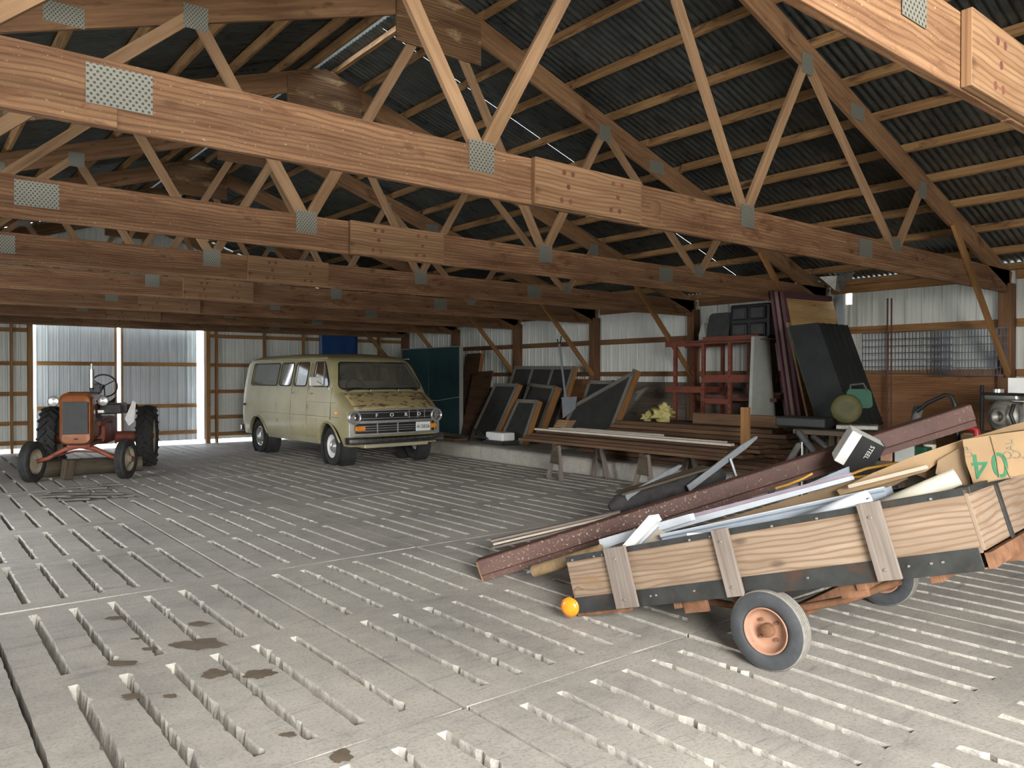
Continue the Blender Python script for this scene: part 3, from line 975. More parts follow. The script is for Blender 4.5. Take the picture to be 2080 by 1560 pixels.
# windscreen
def ws_pt(x, z, off=0.0):
    # sits on the sloping front skin
    lo, hi = -.27, .14
    y = lo + (hi - lo) * max(0.0, (z - 1.285)) / (1.845 - 1.285)
    return Vector((x, y + van_bulge(x, y, z) - off, z))
pts = ws_out(.012)
nx, nz = 14, 6
Vg = []; Fg = []
for j in range(nz + 1):
    z = 1.325 + (1.81 - 1.325) * j / nz
    hw = .84 + (.725 - .84) * j / nz
    for i in range(nx + 1):
        Vg.append(ws_pt(-hw + 2 * hw * i / nx, z, -.02))
for j in range(nz):
    for i in range(nx):
        a = j * (nx + 1) + i; Fg.append((a, a + 1, a + nx + 2, a + nx + 1))
mesh_obj('windscreen', Vg, Fg, M['glass'], van)
def dens(pts, n=6):
    out = []
    for a, b in zip(pts, pts[1:] + pts[:1]):
        m = max(1, int((Vector(a) - Vector(b)).length / .08))
        for i in range(m): out.append((a[0] + (b[0] - a[0]) * i / m, a[1] + (b[1] - a[1]) * i / m))
    return out
MB().tube([ws_pt(x, z, .004) for x, z in dens(ws_out(.006))], .013, 6, True).build('windscreen_seal', M['black'], van)
for x0, x1 in ((-.28, -.62), (.30, -.10)):
    w_ = MB().tube([ws_pt(x0, 1.31, .02), ws_pt((x0 + x1) / 2, 1.345, .035), ws_pt(x1, 1.36, .03)], .006, 6).build('wiper', M['black'], van)
    MB().ico(ws_pt(x0, 1.305, .015), .018, 2).build('wiper_pivot', M['chrome'], w_)
# hood panel with its peeling paint
Vh = []; Fh = []
ys = [-.695, -.66, -.60, -.52, -.44, -.37, -.32, -.295]
for y in ys:
    for i in range(21):
        q = -1 + 2 * i / 20
        hw = .80 if y > -.6 else .80
        x = q * hw
        T = lerp_tab(VT, y)
        xe = van_x(y, T - .1) - .12
        z = T - .022 * (abs(x) / xe) ** 2 - max(0, abs(x) - xe) ** 2 * 3.2 + .007
        Vh.append((x, y + van_bulge(x, y, z), z))
for j in range(len(ys) - 1):
    for i in range(20):
        a = j * 21 + i; Fh.append((a, a + 1, a + 22, a + 21))
hood = mesh_obj('hood', Vh, Fh, M['van_rust'], van)
sol = hood.modifiers.new('s', 'SOLIDIFY'); sol.thickness = .01
# nose: recessed grille, lamps, plate, bumper
FY = -.725
def fy(x): return FY + .10 * (abs(x) / .93) ** 2.4
mb = MB()
for i in range(24):
    x0 = -.80 + 1.6 * i / 24; x1 = x0 + 1.6 / 24
    mb.add([(x0, fy(x0) - .006, .56), (x1, fy(x1) - .006, .56), (x1, fy(x1) - .006, .965), (x0, fy(x0) - .006, .965)], [(0, 1, 2, 3)])
mb.build('grille_backing', M['black'], van)
def bar(z, h, x0=-.86, x1=.86, mat='chrome', name='grille_bar', d=.02, par=van):
    n_ = 16; mb = MB()
    V_ = []; F_ = []
    for i in range(n_ + 1):
        x = x0 + (x1 - x0) * i / n_
        y = fy(x) - .006
        V_ += [(x, y, z - h / 2), (x, y - d, z - h / 2), (x, y - d, z + h / 2), (x, y, z + h / 2)]
    for i in range(n_):
        for k in range(4):
            a = i * 4 + k; b = i * 4 + (k + 1) % 4
            F_.append((a, b, b + 4, a + 4))
    F_.append((0, 1, 2, 3)); F_.append((n_ * 4, n_ * 4 + 1, n_ * 4 + 2, n_ * 4 + 3))
    mb.add(V_, F_)
    return mb.build(name, M[mat], par)
bar(.975, .022, d=.03); bar(.775, .045, -.90, .90, d=.034); bar(.565, .03, -.90, .90, d=.03)
for z in (.93, .835, .705, .665, .625): bar(z, .010, -.78, .78, d=.018)
for x in (-.42, -.02, .38, .72): MB().box((x, fy(x) - .02, .665), (.012, .02, .17)).build('grille_upright', M['chrome'], van)
for x in (.22, .40, .56): MB().box((x, fy(x) - .016, .89), (.008, .018, .14)).build('grille_upright', M['chrome'], van)
for s in (-1, 1):
    bar(.70, .34, *(sorted((s * .84, s * .915))), d=.024, name='grille_surround')
    x = s * .835; y = fy(x) - .02
    hl = MB().lathe([(.118, .02), (.122, -.02), (.118, -.04), (.098, -.045), (.090, -.03), (.088, -.01)], (x, y, .855), (0, 1, 0), 36).build('headlamp', M['chrome'], van)
    MB().lathe([(.088, -.012), (.06, .02), (.0, .035)], (x, y, .855), (0, 1, 0), 28).build('reflector', M['chrome'], hl)
    MB().lathe([(.09, -.018), (.06, -.032), (.03, -.038), (.0, -.040)], (x, y, .855), (0, 1, 0), 28).build('lamp_glass', M['lens'], hl)
    MB().box((s * .73, fy(.73) - .022, .665), (.19, .03, .075)).build('indicator_lamp', M['amber'], van, .012)
for ch_, x in zip('FORD', (-.44, -.15, .14, .42)):
    text('badge_letter', ch_, .10, M['white_paint'], van, frame((x, fy(x) - .03, .885), (1, 0, 0), (0, 0, 1)), .006, flat=.85)
pl = MB().box((.50, fy(.5) - .05, .665), (.31, .006, .16)).build('licence_plate', M['white_paint'], van, .004)
text('plate_number', '415836', .095, M['black'], pl, frame((.50, fy(.5) - .054, .658), (1, 0, 0), (0, 0, 1)), .001)
# front bumper
Vb = []; Fb = []
prof = [(.0, -.055), (-.035, -.06), (-.05, -.03), (-.045, .0), (-.05, .03), (-.035, .058), (.0, .06)]
xs = [-.985, -.96, -.9] + [-.8 + .2 * i for i in range(9)] + [.9, .96, .985]
for x in xs:
    yb = -.80 + .10 * (abs(x) / .93) ** 3 + (.06 if abs(x) > .97 else 0)
    for a, b in prof: Vb.append((x, yb + a, .465 + b))
m_ = len(prof)
for i in range(len(xs) - 1):
    for k in range(m_ - 1):
        a = i * m_ + k; Fb.append((a, a + 1, a + m_ + 1, a + m_))
    a = i * m_
    Fb.append((a, a + m_, a + 2 * m_ - 1, a + m_ - 1))
Fb.append(tuple(range(m_))); Fb.append(tuple(range((len(xs) - 1) * m_, len(xs) * m_)))
bp = mesh_obj('bumper', Vb, Fb, M['chrome_dark'], van); bp.modifiers.new('es', 'EDGE_SPLIT').split_angle = R(35)
for s in (-1, 1):
    MB().beam((s * .45, -.80, .46), (s * .45, -.60, .44), .06, .07).build('bumper_bracket', M['darkgrey'], van)
MB().box((0, 4.06, .47), (1.9, .07, .13)).build('rear_bumper', M['chrome_dark'], van, .02)
MB().box((0, -.55, .37), (1.3, .3, .09)).build('lower_valance', M['van_sill'], van, .02)
MB().cyl((-.74, 0, .33), (.74, 0, .33), .04, n=12).build('front_axle', M['darkgrey'], van)
MB().cyl((-.74, 3.12, .33), (.74, 3.12, .33), .05, n=12).build('rear_axle', M['darkgrey'], van)
MB().box((0, 1.6, .36), (.9, 3.6, .12)).build('chassis', M['darkgrey'], van, .01)
# tail trim visible at the rear corner
for s in (-1, 1): MB().box((s * .86, 3.99, .95), (.1, .03, .26)).build('tail_lamp', M['rubber'], van, .01)
# mirror
for s, mm in ((-1, 'white_paint'),):
    p = skin(-.02, 1.34, s, .01)
    q = p + Vector((s * .25, -.02, .13))
    mr = MB().box(q + Vector((s * .02, 0, .0)), (.235, .05, .155), Euler((0, 0, R(-s * 8)))).build('side_mirror', M['white_paint'], van, .022, 3)
    MB().tube([p, p.lerp(q, .6) + Vector((0, -.01, 0)), q + Vector((0, -.03, 0))], .008, 8).build('mirror_arm', M['chrome'], mr)
    MB().ico(p, .022, 2).build('mirror_mount', M['white_paint'], mr)
# wheels
def tyre(mb, c, ax, Ro, Ri, w, n=48, groove=3):
    pr = [(Ri, -w * .36), (Ri + .02, -w * .46), ((Ro + Ri) / 2, -w * .52), (Ro - .03, -w * .46), (Ro - .006, -w * .38)]
    k = groove
    if k:
        for i in range(k + 1):
            a = -w * .34 + (w * .68) * i / (k + 1); b = -w * .34 + (w * .68) * (i + 1) / (k + 1)
            pr += [(Ro, a + .001), (Ro, b - .006), (Ro - .008, b - .005), (Ro - .008, b - .001)]
        pr = pr[:-2]
    pr += [(Ro - .006, w * .38), (Ro - .03, w * .46), ((Ro + Ri) / 2, w * .52), (Ri + .02, w * .46), (Ri, w * .36), (Ri, -w * .36)]
    return mb.lathe(pr, c, ax, n)
for x, y, front in ((-.83, 0, 1), (.83, 0, 1), (-.83, 3.12, 0), (.83, 3.12, 0)):
    s = -1 if x < 0 else 1
    wh = empty('wheel', (x, y, WR), (0, 0, R(-4) if front else 0)); wh.parent = van
    tyre(MB(), (0, 0, 0), (1, 0, 0), WR, .205, .20).build('tyre', M['rubber'], wh)
    MB().lathe([(.206, s * -.06), (.206, s * .07), (.19, s * .075), (.175, s * .03), (.165, s * .0), (.10, s * .02), (.09, s * .05), (.0, s * .05)], (0, 0, 0), (1, 0, 0), 40).build('rim', M['white_paint'] if (front or s > 0) else M['chrome'], wh)
    MB().lathe([(.135, s * .02), (.125, s * .045), (.10, s * .05), (.085, s * .075), (.05, s * .085), (.0, s * .088)], (0, 0, 0), (1, 0, 0), 36).build('hub_cap', M['chrome'], wh)
# seats
def bench(x0, x1, y, n='bench_seat'):
    st = MB().box(((x0 + x1) / 2, y, .86), (x1 - x0, .48, .16)).build(n, M['seat'], van, .04, 3)
    MB().box(((x0 + x1) / 2, y + .25, 1.18), (x1 - x0, .12, .60), Euler((R(-10), 0, 0))).build('seat_back', M['seat'], st, .05, 3)
    MB().box(((x0 + x1) / 2, y, .66), (x1 - x0 - .2, .36, .3)).build('seat_base', M['darkgrey'], st)
bench(-.72, -.16, .55, 'front_seat'); bench(.16, .72, .55, 'front_seat')
for y in (1.45, 2.3, 3.1): bench(-.72, .66, y)
sw = [Vector((-.42 + .19 * math.cos(a), .02 + .06 * math.sin(a), 1.34 + .17 * math.sin(a))) for a in [2 * PI * i / 28 for i in range(28)]]
MB().tube(sw, .012, 8, True).build('steering_wheel', M['black'], van)
MB().box((0, -.08, 1.30), (1.5, .26, .10)).build('dashboard', M['black'], van, .03)
# ------------------------------------------------------------------ tractor (local: x to its right as seen from the front, -y forward)
M['orange'] = plain('faded_orange_paint', (.22, .066, .014), .45, .1, .3, 5, .5, 0, ((.10, .035, .012), .56))
M['redbrown'] = plain('rusty_red_paint', (.22, .06, .035), .65, .1, .4, 7, .4, 0, ((.05, .02, .015), .55))
M['rim_cream'] = plain('cream_rim_paint', (.30, .26, .19), .6, 0, .3, 9)
M['lamp_metal'] = plain('bright_lamp_metal', (.6, .6, .56), .3, .9, .15, 9)
M['timber_dark'] = wood('grimy_timber', (.12, .095, .065), (.05, .038, .024), knots=.3)
FX = Vector((2.15, 13.0, 0))
ang = math.atan2(-.70, .86) 
tractor = thing('tractor', 'old orange farm tractor with lugged rear tyres before the far sliding door', 'tractor', (2.17, 13.02, 0), (0, 0, R(-20)))
T = tractor
# hood, narrow behind the radiator shell
def sect(y, w, zb, zt, r):
    pts = rrect(-w, w, zb, zt, r, 6)
    return [(x, y, z) for x, z in pts]
def loftm(rings, name, mat, par, bev=0):
    m = len(rings[0]); V = [p for r in rings for p in r]; F = []
    for i in range(len(rings) - 1):
        for k in range(m):
            F.append((i * m + k, i * m + (k + 1) % m, (i + 1) * m + (k + 1) % m, (i + 1) * m + k))
    F.append(tuple(range(m))[::-1]); F.append(tuple(range((len(rings) - 1) * m, len(rings) * m)))
    o = mesh_obj(name, V, F, M[mat], par)
    o.modifiers.new('es', 'EDGE_SPLIT').split_angle = R(35)
    return o
shell = loftm([sect(-.20, .215, .66, 1.37, .09), sect(-.245, .225, .65, 1.38, .10), sect(-.245, .20, .70, 1.34, .08)] [::-1] + [], 'radiator_shell', 'orange', T) if False else None
shell = loftm([sect(-.30, .16, .66, 1.24, .06), sect(-.32, .19, .575, 1.275, .09), sect(-.28, .213, .55, 1.31, .10), sect(-.05, .213, .55, 1.325, .10), sect(.0, .20, .57, 1.32, .10)], 'radiator_shell', 'orange', T)
gr = MB(); gr.box((0, -.317, .945), (.33, .02, .47)); gr.build('grille', M['black'], shell, .004)
for i in range(18):
    x = -.155 + .31 * i / 17
    MB().box((x, -.329, .945), (.004, .004, .46)).build('grille_rod', M['darkgrey'], shell)
MB().box((0, -.33, .64), (.04, .02, .02)).build('crank_hole', M['black'], shell, .004)
loftm([sect(.0, .195, .98, 1.31, .10), sect(.5, .185, .98, 1.31, .10), sect(.95, .17, .96, 1.27, .10)], 'hood', 'orange', T)
loftm([sect(.02, .13, .62, 1.03, .04), sect(.6, .15, .58, 1.03, .04), sect(.9, .14, .60, 1.0, .04)], 'engine_block', 'redbrown', T)
for i in range(4):
    MB().cyl((-.16, .15 + .14 * i, .93), (-.22, .15 + .14 * i, .88), .022, n=10).build('exhaust_port', M['darkgrey'], T)
    MB().cyl((.15, .15 + .14 * i, .93), (.21, .15 + .14 * i, .90), .020, n=10).build('spark_lead', M['darkgrey'], T)
MB().tube([(.24, .1, .84), (.25, .4, .84), (.26, .62, .86), (.28, .8, .85)], .035, 10).build('manifold', M['redbrown'], T)
MB().box((.26, .35, 1.02), (.10, .5, .06)).build('side_tray', M['lamp_metal'], T, .01)
loftm([sect(.88, .19, .48, .86, .08), sect(1.25, .22, .44, .84, .09), sect(1.75, .24, .44, .88, .09)], 'gearbox', 'redbrown', T)
for s in (-1, 1):
    MB().cyl((s * .22, 1.70, .52), (s * .68, 1.70, .52), .10, .085, n=20).build('rear_axle_housing', M['redbrown'], T)
MB().box((0, .9, .52), (.30, 2.0, .06)).build('side_rail', M['redbrown'], T, .01)
# exhaust
MB().cyl((.10, .34, 1.34), (.10, .34, 1.40), .03, n=14).build('exhaust_elbow', M['darkgrey'], T)
mf = MB().cyl((.10, .34, 1.38), (.10, .34, 1.66), .036, n=18).build('muffler', M['lamp_metal'], T)
MB().cyl((.10, .34, 1.66), (.10, .34, 1.75), .018, n=14).build('exhaust_pipe', M['galv'], mf)
# steering wheel and column
sc_ = Vector((.14, 1.15, 1.40)); ax = Vector((.0, .93, .36)).normalized()
e1 = Vector((1, 0, 0)); e2 = ax.cross(e1)
MB().tube([sc_ + e1 * .195 * math.cos(a) + e2 * .195 * math.sin(a) for a in [2 * PI * i / 32 for i in range(32)]], .013, 8, True).build('steering_wheel', M['black'], T)
for k in range(3):
    a = PI / 2 + 2 * PI * k / 3
    MB().cyl(sc_, sc_ + e1 * .175 * math.cos(a) + e2 * .175 * math.sin(a), .009, n=8).build('wheel_spoke', M['black'], T)
MB().cyl(sc_, (.05, .80, 1.18), .02, n=12).build('steering_column', M['darkgrey'], T)
MB().box((.06, .90, 1.36), (.16, .10, .16)).build('instrument_box', M['darkgrey'], T, .02)
# lamps
for s in (-1, 1):
    c = Vector((s * .325, -.10, 1.185))
    lm = MB().lathe([(.075, -.02), (.078, -.005), (.072, .02), (.06, .07), (.02, .10), (.0, .105)], c, (0, 1, 0), 28).build('work_lamp', M['lamp_metal'], T)
    MB().lathe([(.070, -.012), (.05, -.020), (.0, -.026)], c, (0, 1, 0), 24).build('lamp_glass', M['chrome'], lm)
    MB().cyl(c + Vector((0, .05, 0)), (s * .22, .02, 1.18), .012, n=8).build('lamp_bracket', M['darkgrey'], lm)
# fenders and seat
for s in (-1, 1):
    mb = MB(); V_ = []; F_ = []
    for i in range(11):
        a = R(50 + 75 * i / 10)
        for dx in (0, .30):
            V_.append((s * (.40 + dx * .5), 1.70 + .62 * math.cos(a) * -1, .52 + .56 * math.sin(a)))
    for i in range(10): F_.append((2 * i, 2 * i + 1, 2 * i + 3, 2 * i + 2))
    f = mb.add(V_, F_, None, True).build('fender', M['redbrown'], T, recalc=False); f.modifiers.new('s', 'SOLIDIFY').thickness = .01
st = MB()
Vs = []; Fs = []
for i in range(9):
    for j in range(9):
        u = -1 + 2 * i / 8; v = -1 + 2 * j / 8
        Vs.append((.0 + u * .23, 1.50 + v * .2, .98 + .10 * (u * u) ** 1.5 + .12 * max(0, v) ** 2))
for i in range(8):
    for j in range(8): a = i * 9 + j; Fs.append((a, a + 1, a + 10, a + 9))
seat_ = st.add(Vs, Fs, None, True).build('seat_pan', M['black'], T, recalc=False); seat_.modifiers.new('s', 'SOLIDIFY').thickness = .012
MB().beam((0, 1.5, .97), (0, 1.3, .80), .05, .012).build('seat_spring', M['darkgrey'], T)
# battery/tool box beside the hood, white bag on top
bx = MB().box((.36, .62, 1.05), (.30, .62, .16)).build('tool_box', M['darkgrey'], T, .02)
# front axle: bowed beam and steering rods
MB().tube([(-.56, -.02, .30), (-.42, -.02, .34), (-.2, -.02, .47), (0, -.02, .52), (.2, -.02, .47), (.42, -.02, .34), (.56, -.02, .30)], [.03, .032, .036, .045, .036, .032, .03], 8).build('front_axle', M['redbrown'], T)
MB().tube([(-.55, .10, .31), (-.1, .14, .42), (.3, .14, .40), (.56, .10, .31)], .014, 8).build('steering_rod', M['redbrown'], T)
MB().box((0, -.02, .60), (.14, .24, .12)).build('axle_pivot', M['redbrown'], T, .01)
def tractor_wheel(x, y, Ro, Ri, w, s, lug, st_=0):
    wh = empty('front_wheel' if not lug else 'rear_wheel', (x, y, Ro), (0, 0, R(st_))); wh.parent = T
    tyre(MB(), (0, 0, 0), (1, 0, 0), Ro - (.022 if lug else 0), Ri, w, 44, 0 if lug else 3).build('tyre', M['rubber'], wh)
    MB().lathe([(Ri + .005, -w * .38), (Ri + .012, -w * .40), (Ri - .012, -w * .3), (Ri - .02, 0), (Ri - .012, w * .3), (Ri + .012, w * .40), (Ri + .005, w * .38)], (0, 0, 0), (1, 0, 0), 40).build('rim', M['rim_cream'], wh)
    MB().lathe([(Ri - .02, s * .0), (Ri * .6, s * .02), (Ri * .45, s * .05), (.05, s * .05), (.045, s * .09), (0, s * .092)], (0, 0, 0), (1, 0, 0), 36).build('wheel_disc', M['rim_cream'], wh)
    MB().cyl((s * .05, 0, 0), (s * .11, 0, 0), .04, n=14).build('hub', M['redbrown'], wh)
    if lug:
        nl = 20
        mb = MB()
        for i in range(nl):
            for q in (-1, 1):
                a0 = 2 * PI * (i + (.5 if q > 0 else 0)) / nl
                a1 = a0 + .30
                def P_(a, xx, r): return Vector((xx, r * math.cos(a), r * math.sin(a)))
                r = Ro - .005
                p0 = P_(a0, q * w * .03, r); p1 = P_(a1, q * w * .50, r - .025)
                mb.beam(p0, p1, .030, .045, P_((a0 + a1) / 2, 0, 1))
        mb.build('tread_lugs', M['rubber'], wh)['kind'] = 'stuff'
    return wh
tractor_wheel(-.62, -.02, .30, .19, .145, -1, False, -14)
tractor_wheel(.62, -.02, .30, .19, .145, 1, False, -14)
tractor_wheel(-.72, 1.70, .52, .33, .26, -1, True)
tractor_wheel(.72, 1.70, .52, .33, .26, 1, True)
# white plastic pail lid / bag corner seen beside the seat
fl_ = MB(); fl_.prism([(0, 0), (.16, .30), (.22, .26), (.18, -.05), (.08, -.12)], (.47, .95, .86), (.75, .1, 0), (0, 0, 1), (0, 1, 0), .02)
fl_.build('side_plate', M['white_paint'], T, .004)

# timber beam and block lying on the floor behind the front wheels
a_ = at(95, 955, Z=.08); b_ = at(300, 947, Z=.1)
tag(MB().cyl((1.5, 13.72, .135), (3.15, 13.6, .135), .135, .125, 22).build('log', M['timber_dark'], None, .012), 'thick grimy round log lying on the floor under the tractor', 'log')
tag(MB().box((2.02, 13.14, .16), (.14, .10, .30), Euler((R(8), R(4), .4))).build('wood_block', M['timber_dark'], None, .008), 'short wood block standing against the log near the left front tractor wheel', 'block')
# ------------------------------------------------------------------ utility trailer tipped back on its tail (local: +y forward, +x towards the near side, +z up)
M['ply'] = wood('weathered_plywood_side', (.37, .285, .205), (.19, .135, .095), knots=.6, rings=.85, stain=((.25, .155, .08), .58), ringc=(.20, .12, .07), grain=.45, wave=(.26, 1.1, 9.0, 11.0))
M['stake'] = wood('grey_weathered_stake', (.29, .245, .21), (.12, .095, .078), grain=1.6, knots=0)
M['rail'] = plain('chipped_black_steel', (.040, .042, .040), .5, .3, .4, 7, .5, .2, ((.085, .045, .03), .54))
M['rust'] = plain('rusty_steel', (.20, .10, .055), .85, .15, .45, 10, .3, .3)
M['rim_rust'] = plain('faded_rust_orange_rim', (.37, .20, .13), .65, .1, .2, 12)
M['tread_dust'] = plain('dusty_tyre_tread', (.21, .195, .17), .95, 0, .2, 30)
M['sidewall'] = plain('dusty_tyre_sidewall', (.050, .053, .057), .7, 0, .3, 9)
TO = Vector((3.463, 3.628, .012)); TYAW, TTILT = .105, .291
tf = Vector((math.sin(TYAW) * math.cos(TTILT), -math.cos(TYAW) * math.cos(TTILT), math.sin(TTILT)))
tu = Vector((-math.sin(TYAW) * math.sin(TTILT), math.cos(TYAW) * math.sin(TTILT), math.cos(TTILT)))
tx = tf.cross(tu)
TMX = Matrix((tx, tf, tu)).transposed().to_4x4(); TMX.translation = TO
trailer = thing('utility_trailer', 'small two-wheeled plywood-sided utility trailer tipped back and heaped with scrap', 'trailer')
trailer.matrix_world = TMX
TL, TH, TW = 2.44, .355, 1.34
def att(px, py, xl):
    """world point where a line of sight meets the trailer-parallel plane x = xl"""
    r = ray(px, py); o = Vector((0, 0, CH)); p0 = TO + tx * xl
    return o + r * ((p0 - o).dot(tx) / r.dot(tx))
def loc(w): return TMX.inverted() @ w
# sides
for s, x in ((1, -.010), (-1, -TW + .010)):
    MB().box((x, TL / 2, .205), (.018, TL, .27)).build('side_board', M['ply'], trailer, .002)
    MB().box((x + s * .014, TL / 2 - .01, .045), (.006, TL, .10)).build('side_rail', M['rail'], trailer, .002)
    MB().box((x - s * .01, TL / 2, .005), (.05, TL, .006)).build('side_rail_flange', M['rust'], trailer)
    tr_ = MB().box((x + s * .012, TL / 2, TH - .014), (.005, TL, .030)); tr_.box((x - s * .003, TL / 2, TH + .002), (.035, TL, .004))
    tr_.build('top_angle', M['rail'], trailer, .001)
def a_of(px, py): return loc(att(px, py, 0.0)).y
for (p0, p1) in (((1232, 1118), (1275, 1112)), ((1450, 1080), (1483, 1074)), ((1745, 1030), (1792, 1022))):
    a0, a1 = a_of(*p0), a_of(*p1)
    z1 = loc(att(p0[0], p0[1], 0)).z
    st_ = MB().box((.0245, (a0 + a1) / 2, .185), (.022, abs(a1 - a0), .37)).build('stake', M['stake'], trailer, .003)
    for z in (.30, .05):
        MB().cyl((.033, (a0 + a1) / 2 - .005, z), (.042, (a0 + a1) / 2 - .005, z), .011, .007, 14).build('bolt', M['lamp_metal'], st_)
for i, a in enumerate((.06, .25, .32, .98, 1.12, 1.5, 1.75, 2.05, 2.3)):
    MB().cyl((.005, a, TH - .02), (.012, a, TH - .02), .008, .005, 10).build('bolt', M['lamp_metal'], trailer)
for i, a in enumerate((.62, .66, .93, 1.16, 1.62, 2.12, 2.22, 2.27)):
    MB().cyl((.004, a, .052), (.013, a, .052), .009, .005, 10).build('bolt', M['lamp_metal'], trailer)
# front board, rear frame, floor
MB().box((-TW / 2, TL + .006, .215), (TW, .018, .27)).build('front_board', M['ply2'] if 'ply2' in M else M['ply'], trailer, .002)
MB().box((-.44, TL + .02, .20), (.05, .008, .34)).build('front_angle', M['rail'], trailer, .001)
MB().box((-TW / 2, TL + .018, .035), (TW, .03, .07)).build('front_rail', M['rust'], trailer, .002)
MB().box((-TW / 2, TL + .012, TH - .01), (TW, .03, .03)).build('front_top_angle', M['rail'], trailer, .002)
MB().box((-TW / 2, TL / 2, .015), (TW - .05, TL - .02, .018)).build('floor_board', M['timber_dark'], trailer)
MB().box((-TW / 2, .02, -.002), (TW, .04, .05)).build('rear_rail', M['rust'], trailer, .002)
MB().box((-.02, .22, -.012), (.03, .42, .03)).build('rear_angle', M['rust'], trailer, .002)
for a in (.75, 1.15, 1.85, 2.2):
    MB().box((-TW / 2, a, -.02), (TW - .1, .05, .05)).build('cross_member', M['rust'], trailer, .003)
MB().box((-.08, .86, -.045), (.03, .16, .07)).build('spring_hanger', M['rust'], trailer, .004)
MB().box((-.08, 1.80, -.045), (.03, .14, .07)).build('spring_hanger', M['rust'], trailer, .004)
for x in (-.28, -TW + .28):
    MB().tube([(x, .80, -.05), (x, 1.1, -.12), (x, 1.40, -.14), (x, 1.65, -.12), (x, 1.95, -.05)], .022, 8).build('leaf_spring', M['rust'], trailer)
MB().box((-TW / 2, 2.9, -.03), (.07, 1.1, .07)).build('drawbar', M['rust'], trailer, .004)
# axle and wheels, level with the ground
WRR = .212
wc = Vector((3.610, 2.310, WRR)); wd = Vector((math.cos(TYAW), math.sin(TYAW), 0))
wf_ = wc + wd * 1.64
iv = TMX.inverted()
axm = MB().cyl(iv @ (wc + wd * .03), iv @ (wf_ - wd * .03), .026, n=14)
axm.build('axle', M['rust'], trailer)
axb = MB(); axb.beam(iv @ (wc + wd * .15 + Vector((0, 0, .035))), iv @ (wf_ - wd * .15 + Vector((0, 0, .035))), .05, .05)
axb.build('axle_beam', M['rust'], trailer, .003)
for c, s in ((wc, -1), (wf_, 1)):
    wh = empty('wheel'); wh.parent = trailer
    wh.matrix_local = iv @ (Matrix.Translation(c) @ Matrix.Rotation(TYAW, 4, 'Z'))
    w = .106
    pr = [(.122, -w * .36), (.128, -w * .47), (.150, -w * .52), (.178, -w * .50), (.196, -w * .44), (.203, -w * .40)]
    MB().lathe(pr, (0, 0, 0), (1, 0, 0), 56).build('tyre_sidewall', M['sidewall'], wh)
    MB().lathe([(r, -a) for r, a in pr], (0, 0, 0), (1, 0, 0), 56).build('tyre_sidewall', M['sidewall'], wh)
    pr = [(.203, -w * .40), (.209, -w * .34)]
    for q in (-.24, -.08, .08, .24): pr += [(.212, w * (q - .055)), (.205, w * (q - .045)), (.205, w * (q - .005)), (.212, w * (q + .005))]
    pr += [(.209, w * .34), (.203, w * .40)]
    # zigzag tread
    n_ = 112; mb = MB(); V_ = []; m_ = len(pr)
    for i in range(n_):
        t = 2 * PI * i / n_; zz = .0022 * (1 if i % 2 else -1)
        for k, (r, a) in enumerate(pr):
            V_.append((a + (zz if 2 <= k < m_ - 2 else 0), r * math.cos(t), r * math.sin(t)))
    F_ = [(i * m_ + k, ((i + 1) % n_) * m_ + k, ((i + 1) % n_) * m_ + k + 1, i * m_ + k + 1) for i in range(n_) for k in range(m_ - 1)]
    mb.add(V_, F_, None, True).build('tyre_tread', M['tread_dust'], wh)
    o_ = s
    MB().lathe([(.124, o_ * .050), (.120, o_ * .056), (.113, o_ * .048), (.108, o_ * .022), (.098, o_ * .004), (.07, o_ * .0), (.04, o_ * .006), (.0, o_ * .006)], (0, 0, 0), (1, 0, 0), 48).build('rim', M['rim_rust'], wh)
    MB().lathe([(.124, -o_ * .050), (.118, -o_ * .056), (.105, -o_ * .03), (.098, o_ * .0)], (0, 0, 0), (1, 0, 0), 48).build('rim_barrel', M['rim_rust'], wh)
    MB().lathe([(.036, o_ * .0), (.036, o_ * .035), (.032, o_ * .042), (.0, o_ * .044)], (0, 0, 0), (1, 0, 0), 24).build('hub_cap', M['stake'] if False else M['rust'], wh)
    for k in range(4):
        a = R(45 + 90 * k)
        MB().cyl((o_ * .003, .062 * math.cos(a), .062 * math.sin(a)), (o_ * .018, .062 * math.cos(a), .062 * math.sin(a)), .010, n=6, smooth=False).build('wheel_nut', M['rust'], wh)
# tail lamp
c = loc(att(1157, 1237, -.02)) + Vector((-.0, -.03, 0))
bk = MB().box((c.x + .0, c.y + .065, c.z + .005), (.06, .012, .13)).build('lamp_bracket', M['rail'], trailer, .002)
MB().box((c.x - .03, c.y + .045, c.z), (.02, .05, .12)).build('lamp_bracket', M['rail'], trailer, .002)
lax = (iv.to_3x3() @ Vector((.927, .415, .0))).normalized()
c = loc(at(1158, 1233, D=4.83))
tl = MB().lathe([(.034, .055), (.040, .02), (.054, .016), (.058, .0), (.055, -.012), (.040, -.022), (.02, -.027), (.0, -.028)], c, lax, 32).build('tail_lamp', M['amber'], trailer)
MB().lathe([(.058, .004), (.061, .0), (.061, -.006), (.057, -.008)], c, lax, 32).build('lens_ring', M['amber'], tl)
MB().tube([c + Vector((0, .06, .06)), c + Vector((.02, .08, .10)), c + Vector((.0, .10, .115)), c + Vector((-.02, .12, .09))], .004, 6).build('lamp_wire', M['rust'], trailer)

